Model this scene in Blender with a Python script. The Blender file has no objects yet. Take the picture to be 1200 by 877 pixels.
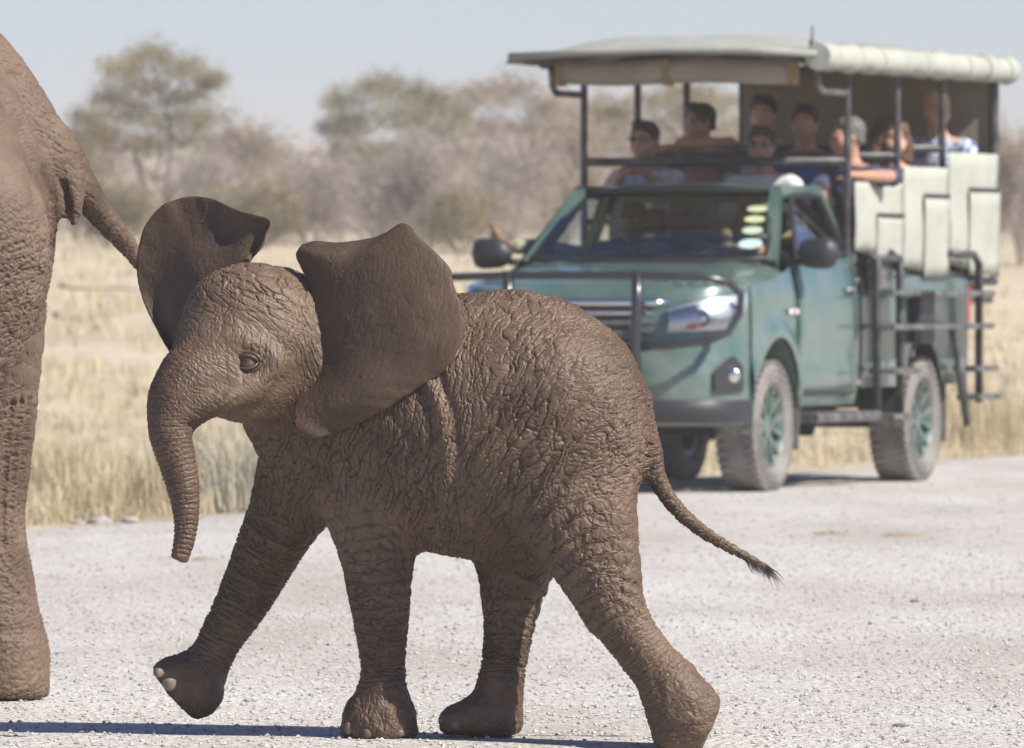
import bpy, bmesh, math, random
import numpy as np
from mathutils import Vector, Matrix

# ------------------------------------------------------------------ camera, sky, sun, exposure
S = bpy.context.scene
COL = S.collection
F = 11000.0          # focal length in photo pixels (1200 wide)
HZ = 330.0           # row of the horizon
CAMH = 1.25          # eye height
cam_d = bpy.data.cameras.new('camera')
cam = bpy.data.objects.new('camera', cam_d); COL.objects.link(cam)
S.camera = cam
cam_d.sensor_width = 36.0
cam_d.lens = 36.0 * F / 1200.0
cam.location = (0, 0, CAMH)
cam.rotation_euler = (math.radians(90) - math.atan((438.5 - HZ) / F), 0, 0)
cam_d.clip_start = 0.5; cam_d.clip_end = 6000
cam_d.dof.use_dof = True
cam_d.dof.focus_distance = 25.45
cam_d.dof.aperture_fstop = 12.5
cam_d.dof.aperture_blades = 0

SUN_EL = math.radians(43)
SUN_H = Vector((0.86, -0.51, 0)).normalized()      # horizontal direction towards the sun
SUN_DIR = Vector((SUN_H.x * math.cos(SUN_EL), SUN_H.y * math.cos(SUN_EL), math.sin(SUN_EL)))
world = bpy.data.worlds.new('World'); S.world = world; world.use_nodes = True
wn = world.node_tree.nodes; wl = world.node_tree.links
wn.clear()
sky = wn.new('ShaderNodeTexSky'); sky.sky_type = 'NISHITA'; sky.sun_disc = False
sky.sun_elevation = SUN_EL
sky.sun_rotation = math.atan2(SUN_H.x, SUN_H.y)
sky.air_density = 1.0; sky.dust_density = 1.0; sky.ozone_density = 6.0; sky.altitude = 1100
bg = wn.new('ShaderNodeBackground'); bg.inputs[1].default_value = 0.086
out = wn.new('ShaderNodeOutputWorld')
tint = wn.new('ShaderNodeMix'); tint.data_type = 'RGBA'; tint.blend_type = 'MULTIPLY'; tint.inputs[0].default_value = 1.0
tint.inputs[7].default_value = (1.055, 0.94, 1.045, 1)      # the photograph's cooler white balance, over the whole sky
wl.new(sky.outputs[0], tint.inputs[6]); wl.new(tint.outputs[2], bg.inputs[0]); wl.new(bg.outputs[0], out.inputs[0])
sun_d = bpy.data.lights.new('sun', 'SUN'); sun_d.energy = 5.0; sun_d.angle = math.radians(0.53)
sun_d.color = (1.0, 0.955, 0.86)
sun = bpy.data.objects.new('sun', sun_d); COL.objects.link(sun)
sun.location = (40, -20, 60)
sun.rotation_euler = SUN_DIR.to_track_quat('Z', 'Y').to_euler()
S.view_settings.view_transform = 'Standard'; S.view_settings.look = 'None'
S.view_settings.gamma = 1.0; S.view_settings.exposure = 0.50
S.view_settings.use_curve_mapping = False
S.cycles.use_denoising = True
try: S.cycles.denoiser = 'OPENIMAGEDENOISE'
except Exception: pass
S.cycles.max_bounces = 6; S.cycles.diffuse_bounces = 3; S.cycles.glossy_bounces = 3
S.cycles.transmission_bounces = 6; S.cycles.transparent_max_bounces = 12; S.cycles.volume_bounces = 1
S.cycles.caustics_reflective = False; S.cycles.caustics_refractive = False
S.cycles.sample_clamp_indirect = 6.0

HAZE = 0.0006
random.seed(7); RNG = np.random.default_rng(11)

# ------------------------------------------------------------------ helpers
def W(px, py, D):
    return np.array([(px - 600.0) * D / F, D, CAMH - (py - HZ) * D / F])

def tag(o, label=None, cat=None, group=None, kind=None):
    if label: o['label'] = label
    if cat: o['category'] = cat
    if group: o['group'] = group
    if kind: o['kind'] = kind
    return o

def empty(name, loc=(0, 0, 0), rz=0.0, label=None, cat=None, group=None):
    o = bpy.data.objects.new(name, None); COL.objects.link(o)
    o.empty_display_size = 0.2
    o.location = loc; o.rotation_euler = (0, 0, rz)
    tag(o, label, cat, group)
    return o

def np_mesh(name, V, faces, smooth=True):
    """V (n,3); faces: (m,k) array or list of such arrays"""
    me = bpy.data.meshes.new(name)
    V = np.asarray(V, np.float32)
    fl = faces if isinstance(faces, list) else [faces]
    fl = [np.asarray(f, np.int32) for f in fl if len(f)]
    me.vertices.add(len(V)); me.vertices.foreach_set('co', V.ravel())
    loops = np.concatenate([f.ravel() for f in fl])
    tot = np.concatenate([np.full(len(f), f.shape[1], np.int32) for f in fl])
    start = np.concatenate([[0], np.cumsum(tot)[:-1]]).astype(np.int32)
    me.loops.add(len(loops)); me.loops.foreach_set('vertex_index', loops)
    me.polygons.add(len(tot)); me.polygons.foreach_set('loop_start', start)
    me.polygons.foreach_set('loop_total', tot)
    me.polygons.foreach_set('use_smooth', np.full(len(tot), smooth, bool))
    me.update(calc_edges=True); me.validate(verbose=False)
    return me

def link(name, me, mat=None, parent=None, smooth=None):
    o = bpy.data.objects.new(name, me); COL.objects.link(o)
    if mat is not None: me.materials.append(mat)
    if parent is not None: o.parent = parent
    return o

class MB:
    """mesh builder collecting boxes, tubes, loops ... into ONE mesh"""
    def __init__(s): s.v = []; s.f = []
    def add(s, V, Fs):
        n = len(s.v); s.v.extend([tuple(map(float, p)) for p in V]); s.f.extend([tuple(i + n for i in f) for f in Fs])
        return s
    def box(s, a, b, M=None):
        (x0, y0, z0), (x1, y1, z1) = a, b
        V = [(x0,y0,z0),(x1,y0,z0),(x1,y1,z0),(x0,y1,z0),(x0,y0,z1),(x1,y0,z1),(x1,y1,z1),(x0,y1,z1)]
        if M is not None: V = [tuple(M @ Vector(p)) for p in V]
        return s.add(V, [(0,3,2,1),(4,5,6,7),(0,1,5,4),(1,2,6,5),(2,3,7,6),(3,0,4,7)])
    def tube(s, pts, r, n=8, caps=True):
        pts = [Vector(p) for p in pts]; rr = r if hasattr(r, '__len__') else [r] * len(pts)
        rings = []; up = None
        for i, p in enumerate(pts):
            t = (pts[min(i+1, len(pts)-1)] - pts[max(i-1, 0)]).normalized()
            if up is None:
                up = t.orthogonal().normalized()
            else:
                up = (up - t * up.dot(t))
                up = up.normalized() if up.length > 1e-6 else t.orthogonal().normalized()
            w = t.cross(up)
            rings.append([p + (up * math.cos(a) + w * math.sin(a)) * rr[i] for a in [2*math.pi*k/n for k in range(n)]])
        V = [q for ring in rings for q in ring]; Fs = []
        for i in range(len(pts)-1):
            for k in range(n):
                Fs.append((i*n+k, i*n+(k+1)%n, (i+1)*n+(k+1)%n, (i+1)*n+k))
        if caps:
            Fs.append(tuple(range(n-1, -1, -1))); Fs.append(tuple((len(pts)-1)*n + k for k in range(n)))
        return s.add(V, Fs)
    def grid(s, G, close_u=False, close_v=False):
        nu, nv = len(G), len(G[0]); V = [p for row in G for p in row]; Fs = []
        for i in range(nu - (0 if close_u else 1)):
            for j in range(nv - (0 if close_v else 1)):
                Fs.append((i*nv+j, i*nv+(j+1)%nv, ((i+1)%nu)*nv+(j+1)%nv, ((i+1)%nu)*nv+j))
        return s.add(V, Fs)
    def poly_extrude(s, P, d):
        """closed 3-D polygon P extruded by vector d"""
        n = len(P); Q = [tuple(Vector(p) + Vector(d)) for p in P]
        Fs = [tuple(range(n-1, -1, -1)), tuple(range(n, 2*n))] + [(i, (i+1)%n, (i+1)%n+n, i+n) for i in range(n)]
        return s.add(list(P) + Q, Fs)
    def lathe(s, prof, n=24, axis='x', c=(0,0,0), close=False):
        """prof: (axial, radius)"""
        G = []
        for (ax, r) in prof:
            row = []
            for k in range(n):
                a = 2*math.pi*k/n
                p = (ax, r*math.cos(a), r*math.sin(a)) if axis == 'x' else ((r*math.cos(a), ax, r*math.sin(a)) if axis == 'y' else (r*math.cos(a), r*math.sin(a), ax))
                row.append((p[0]+c[0], p[1]+c[1], p[2]+c[2]))
            G.append(row)
        return s.grid(G, close_v=True, close_u=close)
    def build(s, name, mat, parent=None, smooth=False, bevel=0.0, seg=2, sub=0, solid=0.0, recalc=True, angle=None):
        me = bpy.data.meshes.new(name); me.from_pydata(s.v, [], s.f); me.update()
        if recalc or bevel:
            bm = bmesh.new(); bm.from_mesh(me)
            bmesh.ops.recalc_face_normals(bm, faces=bm.faces)
            bm.to_mesh(me); bm.free()
        if smooth or bevel:
            me.polygons.foreach_set('use_smooth', [True] * len(me.polygons))
        o = link(name, me, mat, parent)
        if solid:
            m = o.modifiers.new('solidify', 'SOLIDIFY'); m.thickness = solid; m.offset = 0
        if bevel:
            m = o.modifiers.new('bevel', 'BEVEL'); m.width = bevel; m.segments = seg; m.limit_method = 'ANGLE'; m.angle_limit = math.radians(35); m.harden_normals = True
        if sub:
            m = o.modifiers.new('sub', 'SUBSURF'); m.levels = sub; m.render_levels = sub
        if angle:
            m = o.modifiers.new('wn', 'EDGE_SPLIT'); m.split_angle = math.radians(angle)
        return o

# ---- numpy noise
def _h(i, j, k, seed):
    n = (i.astype(np.uint32) * np.uint32(73856093)) ^ (j.astype(np.uint32) * np.uint32(19349663)) ^ (k.astype(np.uint32) * np.uint32(83492791)) ^ np.uint32((seed * 2654435761) & 0xffffffff)
    n ^= n >> np.uint32(15); n *= np.uint32(2246822519); n ^= n >> np.uint32(13); n *= np.uint32(3266489917); n ^= n >> np.uint32(16)
    return n.astype(np.float32) / np.float32(4294967295.0)

def vnoise(P, seed=0):
    P = np.asarray(P, np.float32); I = np.floor(P).astype(np.int64); f = P - I; f = f * f * (3 - 2 * f)
    r = 0
    for dx in (0, 1):
        for dy in (0, 1):
            for dz in (0, 1):
                w = (f[:, 0] if dx else 1 - f[:, 0]) * (f[:, 1] if dy else 1 - f[:, 1]) * (f[:, 2] if dz else 1 - f[:, 2])
                r = r + w * _h(I[:, 0] + dx, I[:, 1] + dy, I[:, 2] + dz, seed)
    return r * 2 - 1

def fbm(P, seed=0, oct=4):
    r = 0; a = 0.5; P = np.asarray(P, np.float32)
    for o in range(oct):
        r = r + a * vnoise(P * (2.0 ** o) + 17.3 * o, seed + o); a *= 0.5
    return r

def worley(P, seed=0):
    """returns F1, F2"""
    P = np.asarray(P, np.float32); I = np.floor(P).astype(np.int64)
    F1 = np.full(len(P), 9.0, np.float32); F2 = F1.copy()
    for dx in (-1, 0, 1):
        for dy in (-1, 0, 1):
            for dz in (-1, 0, 1):
                J = I + np.array([dx, dy, dz])
                d = np.zeros(len(P), np.float32)
                for c in range(3):
                    d += (J[:, c] + _h(J[:, 0], J[:, 1], J[:, 2], seed * 7 + c + 1) - P[:, c]) ** 2
                d = np.sqrt(d)
                m = d < F1
                F2 = np.where(m, F1, np.minimum(F2, d)); F1 = np.where(m, d, F1)
    return F1, F2

def crease(P, width=0.25, seed=0):
    """0 on cell faces .. deep in the crack = 1"""
    a, b = worley(P, seed)
    return np.exp(-((b - a) / width) ** 2)

# ---- signed-distance modelling (bodies of animals and people)
def resample(ctrl, n=4):
    """Catmull-Rom through rows of ctrl (any columns)"""
    C = np.asarray(ctrl, np.float64); out = []
    if len(C) == 1 or n <= 1: return C
    for i in range(len(C) - 1):
        p0 = C[max(i-1, 0)]; p1 = C[i]; p2 = C[i+1]; p3 = C[min(i+2, len(C)-1)]
        for k in range(n):
            t = k / n
            out.append(0.5 * ((2*p1) + (-p0+p2)*t + (2*p0-5*p1+4*p2-p3)*t*t + (-p0+3*p1-3*p2+p3)*t**3))
    out.append(C[-1]); return np.array(out)

class Tube:
    """chain of cones; rows: x y z r ry  (ry = radius along the world depth axis `ax`)"""
    def __init__(s, rows, ax=(0, 1, 0), cut=None, n=4):
        rows = [list(r) + [r[3]] if len(r) == 4 else list(r) for r in rows]
        s.R = resample(rows, n).astype(np.float32); s.ax = np.asarray(ax, np.float32); s.ax /= np.linalg.norm(s.ax); s.cut = cut
        seg = np.linalg.norm(np.diff(s.R[:, :3], axis=0), axis=1); s.s = np.concatenate([[0], np.cumsum(seg)]).astype(np.float32)
    def bbox(s):
        m = s.R[:, 3:5].max(1)[:, None]
        return (s.R[:, :3] - m).min(0), (s.R[:, :3] + m).max(0)
    def d(s, P, want=False):
        best = None
        segs = range(max(len(s.R) - 1, 1))
        for i in segs:
            A = s.R[i]; B = s.R[min(i+1, len(s.R)-1)]
            ab = B[:3] - A[:3]; L2 = float(ab @ ab)
            v = P - A[:3]
            t = np.clip((v @ ab) / L2, 0, 1) if L2 > 1e-12 else np.zeros(P.shape[:-1], np.float32)
            q = v - t[..., None] * ab
            r = A[3] + (B[3] - A[3]) * t; ry = A[4] + (B[4] - A[4]) * t
            w = q @ s.ax
            e2 = np.maximum((q * q).sum(-1) - w * w, 0)
            d = np.sqrt(e2 + (w * r / ry) ** 2) - r
            if best is None: best = d; bs = s.s[i] + t * math.sqrt(L2) if want else None
            else:
                if want: bs = np.where(d < best, s.s[i] + t * math.sqrt(L2), bs)
                best = np.minimum(best, d)
        if s.cut is not None:
            for (pt, nrm, k) in s.cut:
                pl = (P - np.asarray(pt, np.float32)) @ np.asarray(nrm, np.float32)
                h = np.maximum(k - np.abs(best - pl), 0) / k
                best = np.maximum(best, pl) + h * h * k * 0.25
        return (best, bs) if want else best

def sdf_mesh(prims, vox, carve=()):
    """prims: (primitive, blend). returns V, quads"""
    lo = np.min([p.bbox()[0] for p, k in prims], 0) - 4 * vox; hi = np.max([p.bbox()[1] for p, k in prims], 0) + 4 * vox
    n = np.ceil((hi - lo) / vox).astype(int) + 1
    D = np.full(n, 10.0, np.float32)
    def box(p, k):
        a, b = p.bbox(); m = k + 2.5 * vox
        i0 = np.clip(np.floor((a - m - lo) / vox).astype(int), 0, n - 1); i1 = np.clip(np.ceil((b + m - lo) / vox).astype(int) + 1, 1, n)
        ax = [lo[c] + vox * np.arange(i0[c], i1[c]) for c in range(3)]
        P = np.stack(np.meshgrid(*ax, indexing='ij'), -1).astype(np.float32)
        return tuple(slice(i0[c], i1[c]) for c in range(3)), P
    for p, k in prims:
        sl, P = box(p, k); d = p.d(P); a = D[sl]
        if k > 0:
            h = np.maximum(k - np.abs(a - d), 0) / k
            D[sl] = np.minimum(a, d) - h * h * k * 0.25
        else: D[sl] = np.minimum(a, d)
    for p, k in carve:
        sl, P = box(p, k); d = -p.d(P); a = D[sl]
        h = np.maximum(k - np.abs(a - d), 0) / k
        D[sl] = np.maximum(a, d) + h * h * k * 0.25
    return surface_nets(D, lo, vox)

def surface_nets(D, lo, vox):
    s = D < 0; c = np.zeros(np.array(s.shape) - 1, np.int8)
    offs = [(i, j, k) for i in (0, 1) for j in (0, 1) for k in (0, 1)]
    sh = c.shape
    for o in offs: c += s[o[0]:o[0]+sh[0], o[1]:o[1]+sh[1], o[2]:o[2]+sh[2]]
    idx = np.argwhere((c > 0) & (c < 8)); ids = np.full(sh, -1, np.int32); ids[tuple(idx.T)] = np.arange(len(idx))
    acc = np.zeros((len(idx), 3)); cnt = np.zeros(len(idx))
    fv = {o: D[idx[:, 0]+o[0], idx[:, 1]+o[1], idx[:, 2]+o[2]] for o in offs}
    for o in offs:
        for a in range(3):
            if o[a]: continue
            o2 = list(o); o2[a] = 1; o2 = tuple(o2)
            f0, f1 = fv[o], fv[o2]; m = (f0 < 0) != (f1 < 0)
            t = np.where(m, f0 / np.where(m, f0 - f1, 1), 0)
            p = np.tile(np.array(o, float), (len(idx), 1)); p[:, a] = t
            acc[m] += p[m]; cnt[m] += 1
    V = lo + vox * (idx + acc / cnt[:, None])
    Q = []
    for a in range(3):
        b, cc = (a + 1) % 3, (a + 2) % 3
        sl0 = [slice(None)] * 3; sl1 = [slice(None)] * 3; sl0[a] = slice(0, -1); sl1[a] = slice(1, None)
        A = s[tuple(sl0)]; B = s[tuple(sl1)]
        e = np.argwhere(A != B)
        e = e[(e[:, b] > 0) & (e[:, cc] > 0) & (e[:, b] < s.shape[b]-1) & (e[:, cc] < s.shape[cc]-1)]
        def cell(db, dc):
            q = e.copy(); q[:, b] -= db; q[:, cc] -= dc
            return ids[tuple(q.T)]
        q = np.stack([cell(1, 1), cell(0, 1), cell(0, 0), cell(1, 0)], 1)
        flip = ~A[tuple(e.T)]
        q[flip] = q[flip][:, ::-1]
        Q.append(q)
    return V, np.concatenate(Q)

def edges_of(Q):
    k = Q.shape[1]; E = np.concatenate([Q[:, [i, (i+1) % k]] for i in range(k)]); E.sort(1)
    return E

def smooth_v(V, Q, it=4, lam=0.5, mu=-0.52):
    E = np.unique(edges_of(Q), axis=0); n = len(V)
    deg = np.maximum(np.bincount(E[:, 0], minlength=n) + np.bincount(E[:, 1], minlength=n), 1)
    for i in range(it):
        for l in ((lam, mu) if mu else (lam,)):
            A = np.zeros_like(V)
            for c in range(3):
                A[:, c] = np.bincount(E[:, 0], V[E[:, 1], c], n) + np.bincount(E[:, 1], V[E[:, 0], c], n)
            V = V + l * (A / deg[:, None] - V)
    return V

def subdivide(V, Q):
    """each quad into four"""
    E = edges_of(Q); U, inv = np.unique(E, axis=0, return_inverse=True); inv = inv.ravel()
    n = len(V); em = (V[U[:, 0]] + V[U[:, 1]]) / 2; fc = V[Q].mean(1)
    m = len(Q); e = [n + inv[i*m:(i+1)*m] for i in range(4)]; f = n + len(U) + np.arange(m)
    NQ = np.concatenate([np.stack([Q[:, i], e[i], f, e[(i-1) % 4]], 1) for i in range(4)])
    return np.concatenate([V, em, fc]), NQ

def vnormals(V, Q):
    a = V[Q[:, 2]] - V[Q[:, 0]]; b = V[Q[:, 3 if Q.shape[1] == 4 else 1]] - V[Q[:, 1 if Q.shape[1] == 4 else 0]]
    fn = np.cross(a, b); N = np.zeros_like(V)
    for i in range(Q.shape[1]):
        for c in range(3): N[:, c] += np.bincount(Q[:, i], fn[:, c], len(V))
    return N / np.maximum(np.linalg.norm(N, axis=1), 1e-12)[:, None]

def attr(me, name, vals):
    a = me.attributes.new(name, 'FLOAT', 'POINT'); a.data.foreach_set('value', np.asarray(vals, np.float32))

# ---- materials
def mat(name, col=(0.5, 0.5, 0.5), rough=0.6, metal=0.0, spec=0.5, coat=0.0):
    m = bpy.data.materials.new(name); m.use_nodes = True
    b = m.node_tree.nodes['Principled BSDF']
    b.inputs['Base Color'].default_value = (*col, 1); b.inputs['Roughness'].default_value = rough
    b.inputs['Metallic'].default_value = metal; b.inputs['Specular IOR Level'].default_value = spec
    b.inputs['Coat Weight'].default_value = coat
    return m

class NT:
    """tiny node helper"""
    def __init__(s, m): s.t = m.node_tree; s.n = s.t.nodes; s.l = s.t.links; s.b = s.n['Principled BSDF']
    def new(s, typ, **kw):
        nd = s.n.new(typ)
        for k, v in kw.items():
            if k.startswith('in_'):
                key = k[3:]; key = int(key) if key.isdigit() else key
                if hasattr(v, 'is_output') or isinstance(v, bpy.types.NodeSocket): s.l.new(v, nd.inputs[key])
                else: nd.inputs[key].default_value = v
            else: setattr(nd, k, v)
        return nd
    def noise(s, vec, scale, detail=4, rough=0.55, out=0):
        nd = s.new('ShaderNodeTexNoise'); nd.inputs['Scale'].default_value = scale; nd.inputs['Detail'].default_value = detail; nd.inputs['Roughness'].default_value = rough
        if vec is not None: s.l.new(vec, nd.inputs['Vector'])
        return nd.outputs[out]
    def ramp(s, fac, stops):
        nd = s.new('ShaderNodeValToRGB'); s.l.new(fac, nd.inputs[0]); e = nd.color_ramp.elements
        while len(e) < len(stops): e.new(0.5)
        for i, (p, c) in enumerate(stops):
            e[i].position = p; e[i].color = (*c, 1) if len(c) == 3 else c
        return nd.outputs[0]
    def math(s, op, a, b=None, clamp=False):
        nd = s.new('ShaderNodeMath', operation=op); nd.use_clamp = clamp
        for i, v in enumerate((a, b)):
            if v is None: continue
            if isinstance(v, (int, float)): nd.inputs[i].default_value = v
            else: s.l.new(v, nd.inputs[i])
        return nd.outputs[0]
    def mix(s, fac, a, b, typ='MIX'):
        nd = s.new('ShaderNodeMix', data_type='RGBA', blend_type=typ)
        for key, v in ((0, fac), (6, a), (7, b)):
            if isinstance(v, (int, float)): nd.inputs[key].default_value = v
            elif isinstance(v, tuple): nd.inputs[key].default_value = (*v, 1)
            else: s.l.new(v, nd.inputs[key])
        return nd.outputs[2]
    def bump(s, h, strength=0.5, dist=0.01, normal=None):
        nd = s.new('ShaderNodeBump'); nd.inputs['Strength'].default_value = strength; nd.inputs['Distance'].default_value = dist
        s.l.new(h, nd.inputs['Height'])
        if normal is not None: s.l.new(normal, nd.inputs['Normal'])
        return nd.outputs[0]
    def map(s, vec, scale=(1, 1, 1), rot=(0, 0, 0)):
        nd = s.new('ShaderNodeMapping'); nd.inputs['Scale'].default_value = scale; nd.inputs['Rotation'].default_value = rot
        s.l.new(vec, nd.inputs['Vector']); return nd.outputs[0]
    def obj(s): return s.new('ShaderNodeTexCoord').outputs['Object']
    def pos(s): return s.new('ShaderNodeNewGeometry').outputs['Position']
    def at(s, name): return s.new('ShaderNodeAttribute', attribute_name=name).outputs['Fac']
    def set(s, key, v): s.l.new(v, s.b.inputs[key]); return s
# ------------------------------------------------------------------ ground and road
RD = np.array([0.2922, 0.9564])            # road direction (x, y)
RN = np.array([RD[1], -RD[0]])             # to the right of it
RE = np.array([-2.55, 47.3])               # a point on the far (left) road edge

def road_off(X, Y):                         # metres right of the far edge (negative: beyond it)
    return (X - RE[0]) * RN[0] + (Y - RE[1]) * RN[1]

def rise(X, Y):
    t = np.maximum(-road_off(X, Y) - 1.0, 0); a = np.maximum(np.asarray(Y) - 58.0, 0)
    return 3.6 * (1 - np.exp(-(a / 150.0) ** 1.1)) * (1 - np.exp(-(t / 9.0) ** 2))

def bumps(X, Y):
    P = np.stack([np.ravel(X), np.ravel(Y), np.zeros(np.size(X))], 1)
    return (0.020 * vnoise(P * 0.35, 3) + 0.010 * vnoise(P * 1.1, 4)).reshape(np.shape(X))

def dip(X, Y):                              # worn hollow under the calf's hind foot
    return -0.034 * np.exp(-(((X - 0.46) / 0.5) ** 2 + ((Y - 25.30) / 0.22) ** 2))

def flat_spots(X, Y):
    """keeps the road level where tyres and feet stand"""
    k = np.ones_like(X)
    for (x, y, r) in FEET: k = np.minimum(k, 1 - np.exp(-(((X - x) ** 2 + (Y - y) ** 2) / r ** 2) ** 2))
    return k
FEET = [(-0.36, 25.70, 1.3), (-1.35, 27.9, 1.1), (-0.9, 25.9, 0.8)]

def ground_z(X, Y):
    X = np.asarray(X, float); Y = np.asarray(Y, float)
    on = 1 / (1 + np.exp(-(road_off(X, Y) + 0.1) / 0.12))      # 1 on the road
    tr = np.clip((np.hypot(X - 1.2, Y - 57) - 3.5) / 2, 0, 1)
    rz = bumps(X, Y) * 0.5 * flat_spots(X, Y) * tr + dip(X, Y)
    gz = rise(X, Y) + bumps(X, Y) * 2.0 * tr - 0.02
    return on * rz + (1 - on) * gz

def sheet(name, xs, ys, zf, m, kind='structure', frame=None):
    X, Y = np.meshgrid(xs, ys, indexing='ij')
    if frame is not None:
        U, T = X, Y
        X = frame[0][0] + U * RN[0] + T * RD[0]; Y = frame[0][1] + U * RN[1] + T * RD[1]
    Z = zf(X, Y)
    V = np.stack([X, Y, Z], -1).reshape(-1, 3); nx, ny = X.shape
    i = np.arange(nx * ny).reshape(nx, ny)
    Q = np.stack([i[:-1, :-1], i[1:, :-1], i[1:, 1:], i[:-1, 1:]], -1).reshape(-1, 4)
    o = link(name, np_mesh(name, V, Q), m); o['kind'] = kind
    return o

m_soil = mat('dry_soil', (0.5, 0.4, 0.25), 0.95, spec=0.1)
nt = NT(m_soil); p = nt.pos()
n1 = nt.noise(p, 0.35, 5); n2 = nt.noise(p, 6.0, 5, 0.7)
c1 = nt.ramp(n1, [(0.30, (0.49, 0.40, 0.275)), (0.52, (0.60, 0.50, 0.36)), (0.72, (0.65, 0.57, 0.44))])
c2 = nt.ramp(n2, [(0.35, (0.30, 0.24, 0.16)), (0.55, (1, 1, 1))])
nt.set('Base Color', nt.mix(0.35, c1, c2, 'MULTIPLY'))
nt.set('Normal', nt.bump(nt.noise(p, 14.0, 6, 0.7), 0.8, 0.05))

m_road = mat('gravel_road', (0.6, 0.56, 0.53), 0.95, spec=0.15)
nt = NT(m_road); p = nt.pos()
ps = nt.map(p, (1, 0.25, 1), (0, 0, -0.30))
big = nt.noise(ps, 0.8, 4, 0.6); mid = nt.noise(p, 9.0, 6, 0.75); fin = nt.noise(p, 70.0, 4, 0.7)
cb = nt.ramp(big, [(0.34, (0.47, 0.425, 0.375)), (0.5, (0.55, 0.51, 0.465)), (0.68, (0.62, 0.595, 0.56))])
cm = nt.ramp(mid, [(0.36, (0.72, 0.70, 0.69)), (0.50, (0.95, 0.95, 0.95)), (0.66, (1.08, 1.06, 1.04))])
c = nt.mix(0.75, cb, cm, 'MULTIPLY')
cf = nt.ramp(fin, [(0.34, (0.55, 0.53, 0.52)), (0.47, (1, 1, 1))])
nt.set('Base Color', nt.mix(0.6, c, cf, 'MULTIPLY'))
vor = nt.new('ShaderNodeTexVoronoi', in_Vector=p, in_Scale=38.0)
h = nt.math('ADD', nt.math('MULTIPLY', vor.outputs['Distance'], -0.5), mid)
nt.set('Normal', nt.bump(h, 0.7, 0.03))

def ax_pts(*segs):
    out = []
    for (a, b, n) in segs: out += list(np.linspace(a, b, n, endpoint=False))
    return np.array(out + [segs[-1][1]])
def ground_sheet_z(X, Y):
    off = road_off(X, Y)
    return ground_z(X, Y) - 0.06 * np.clip((off + 0.05) / 0.5, 0, 1)
sheet('ground', ax_pts((-1200, -60, 20), (-60, -8, 40), (-8, 14, 120), (14, 60, 36), (60, 1200, 20)),
      ax_pts((-60, 20, 16), (20, 44, 40), (44, 75, 160), (75, 220, 120), (220, 1800, 40)), ground_sheet_z, m_soil)
# the road: far edge wavers a little
def road_z(X, Y): return ground_z(X, Y)
xs = ax_pts((-0.15, 6, 34), (6, 14, 50), (14, 26, 20)); ys = ax_pts((-80, -32, 40), (-32, -12, 140), (-12, 30, 140), (30, 200, 60))
U, T = np.meshgrid(xs, ys, indexing='ij')
wav = 0.22 * vnoise(np.stack([T.ravel() * 0.45, 0 * T.ravel(), 0 * T.ravel()], 1), 9).reshape(T.shape) + 0.10 * vnoise(np.stack([T.ravel() * 2.1, 0 * T.ravel(), 0 * T.ravel()], 1), 10).reshape(T.shape)
U2 = U + wav * np.exp(-U / 0.8)
X = RE[0] + U2 * RN[0] + T * RD[0]; Y = RE[1] + U2 * RN[1] + T * RD[1]
Z = ground_z(X, Y); Z[0] -= 0.10; Z[-1] -= 0.06
V = np.stack([X, Y, Z], -1).reshape(-1, 3); i = np.arange(X.size).reshape(X.shape)
Q = np.stack([i[:-1, :-1], i[1:, :-1], i[1:, 1:], i[:-1, 1:]], -1).reshape(-1, 4)
road = link('road', np_mesh('road', V, Q), m_road); road['kind'] = 'structure'
TRO = np.array([0.639, 55.92]); TPH = math.radians(-19.3)
TRX = np.array([math.cos(TPH), math.sin(TPH)]); TRY = np.array([-math.sin(TPH), math.cos(TPH)])
# ------------------------------------------------------------------ safari truck (local frame: x to the photo's right, y to the rear, z up)
truck = empty('safari_truck', (TRO[0], TRO[1], 0), TPH, 'green open-sided safari pickup with canvas roof parked on the gravel verge', 'truck')
def paint(name, col, rough=.32):
    m = mat(name, col, rough, metal=.15, spec=.5, coat=.9); nt = NT(m); o = nt.obj()
    nt.b.inputs['Coat Roughness'].default_value = .10
    z = nt.new('ShaderNodeSeparateXYZ', in_0=o).outputs[2]
    d = nt.math('MULTIPLY', nt.math('SUBTRACT', nt.noise(o, 3.0, 6, .7), .38, True), 1.6, True)
    lo = nt.new('ShaderNodeMapRange', in_0=z, in_1=.35, in_2=1.05, in_3=1.0, in_4=.40).outputs[0]
    f = nt.math('MULTIPLY', d, lo)
    nt.set('Base Color', nt.mix(f, col, (.42, .38, .33))); nt.set('Roughness', nt.math('ADD', nt.math('MULTIPLY', f, .5), rough))
    nt.set('Coat Weight', nt.math('SUBTRACT', .75, nt.math('MULTIPLY', f, .9), True))
    return m
m_green = paint('green_paint', (.068, .135, .116))
m_blk = mat('black_steel', (.030, .030, .034), .45); nt = NT(m_blk); nt.set('Base Color', nt.ramp(nt.noise(nt.obj(), 8, 5), [(.35, (.024, .024, .027)), (.7, (.10, .095, .09))]))
m_bar = mat('steel_step', (.10, .10, .11), .5, metal=.4); nt = NT(m_bar); nt.set('Base Color', nt.ramp(nt.noise(nt.obj(), 10, 5), [(.35, (.06, .06, .065)), (.7, (.26, .245, .23))]))
m_plastic = mat('black_plastic', (.022, .022, .025), .5)
m_rubber = mat('tyre_rubber', (.06, .058, .056), .85); nt = NT(m_rubber); nt.set('Base Color', nt.ramp(nt.noise(nt.obj(), 5, 5, .7), [(.3, (.12, .112, .104)), (.7, (.27, .25, .235))]))
m_chrome = mat('chrome', (.75, .75, .77), .12, metal=1.0)
m_dark = mat('dark_interior', (.035, .033, .033), .8)
m_chas = mat('chassis', (.05, .047, .045), .8)
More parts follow.
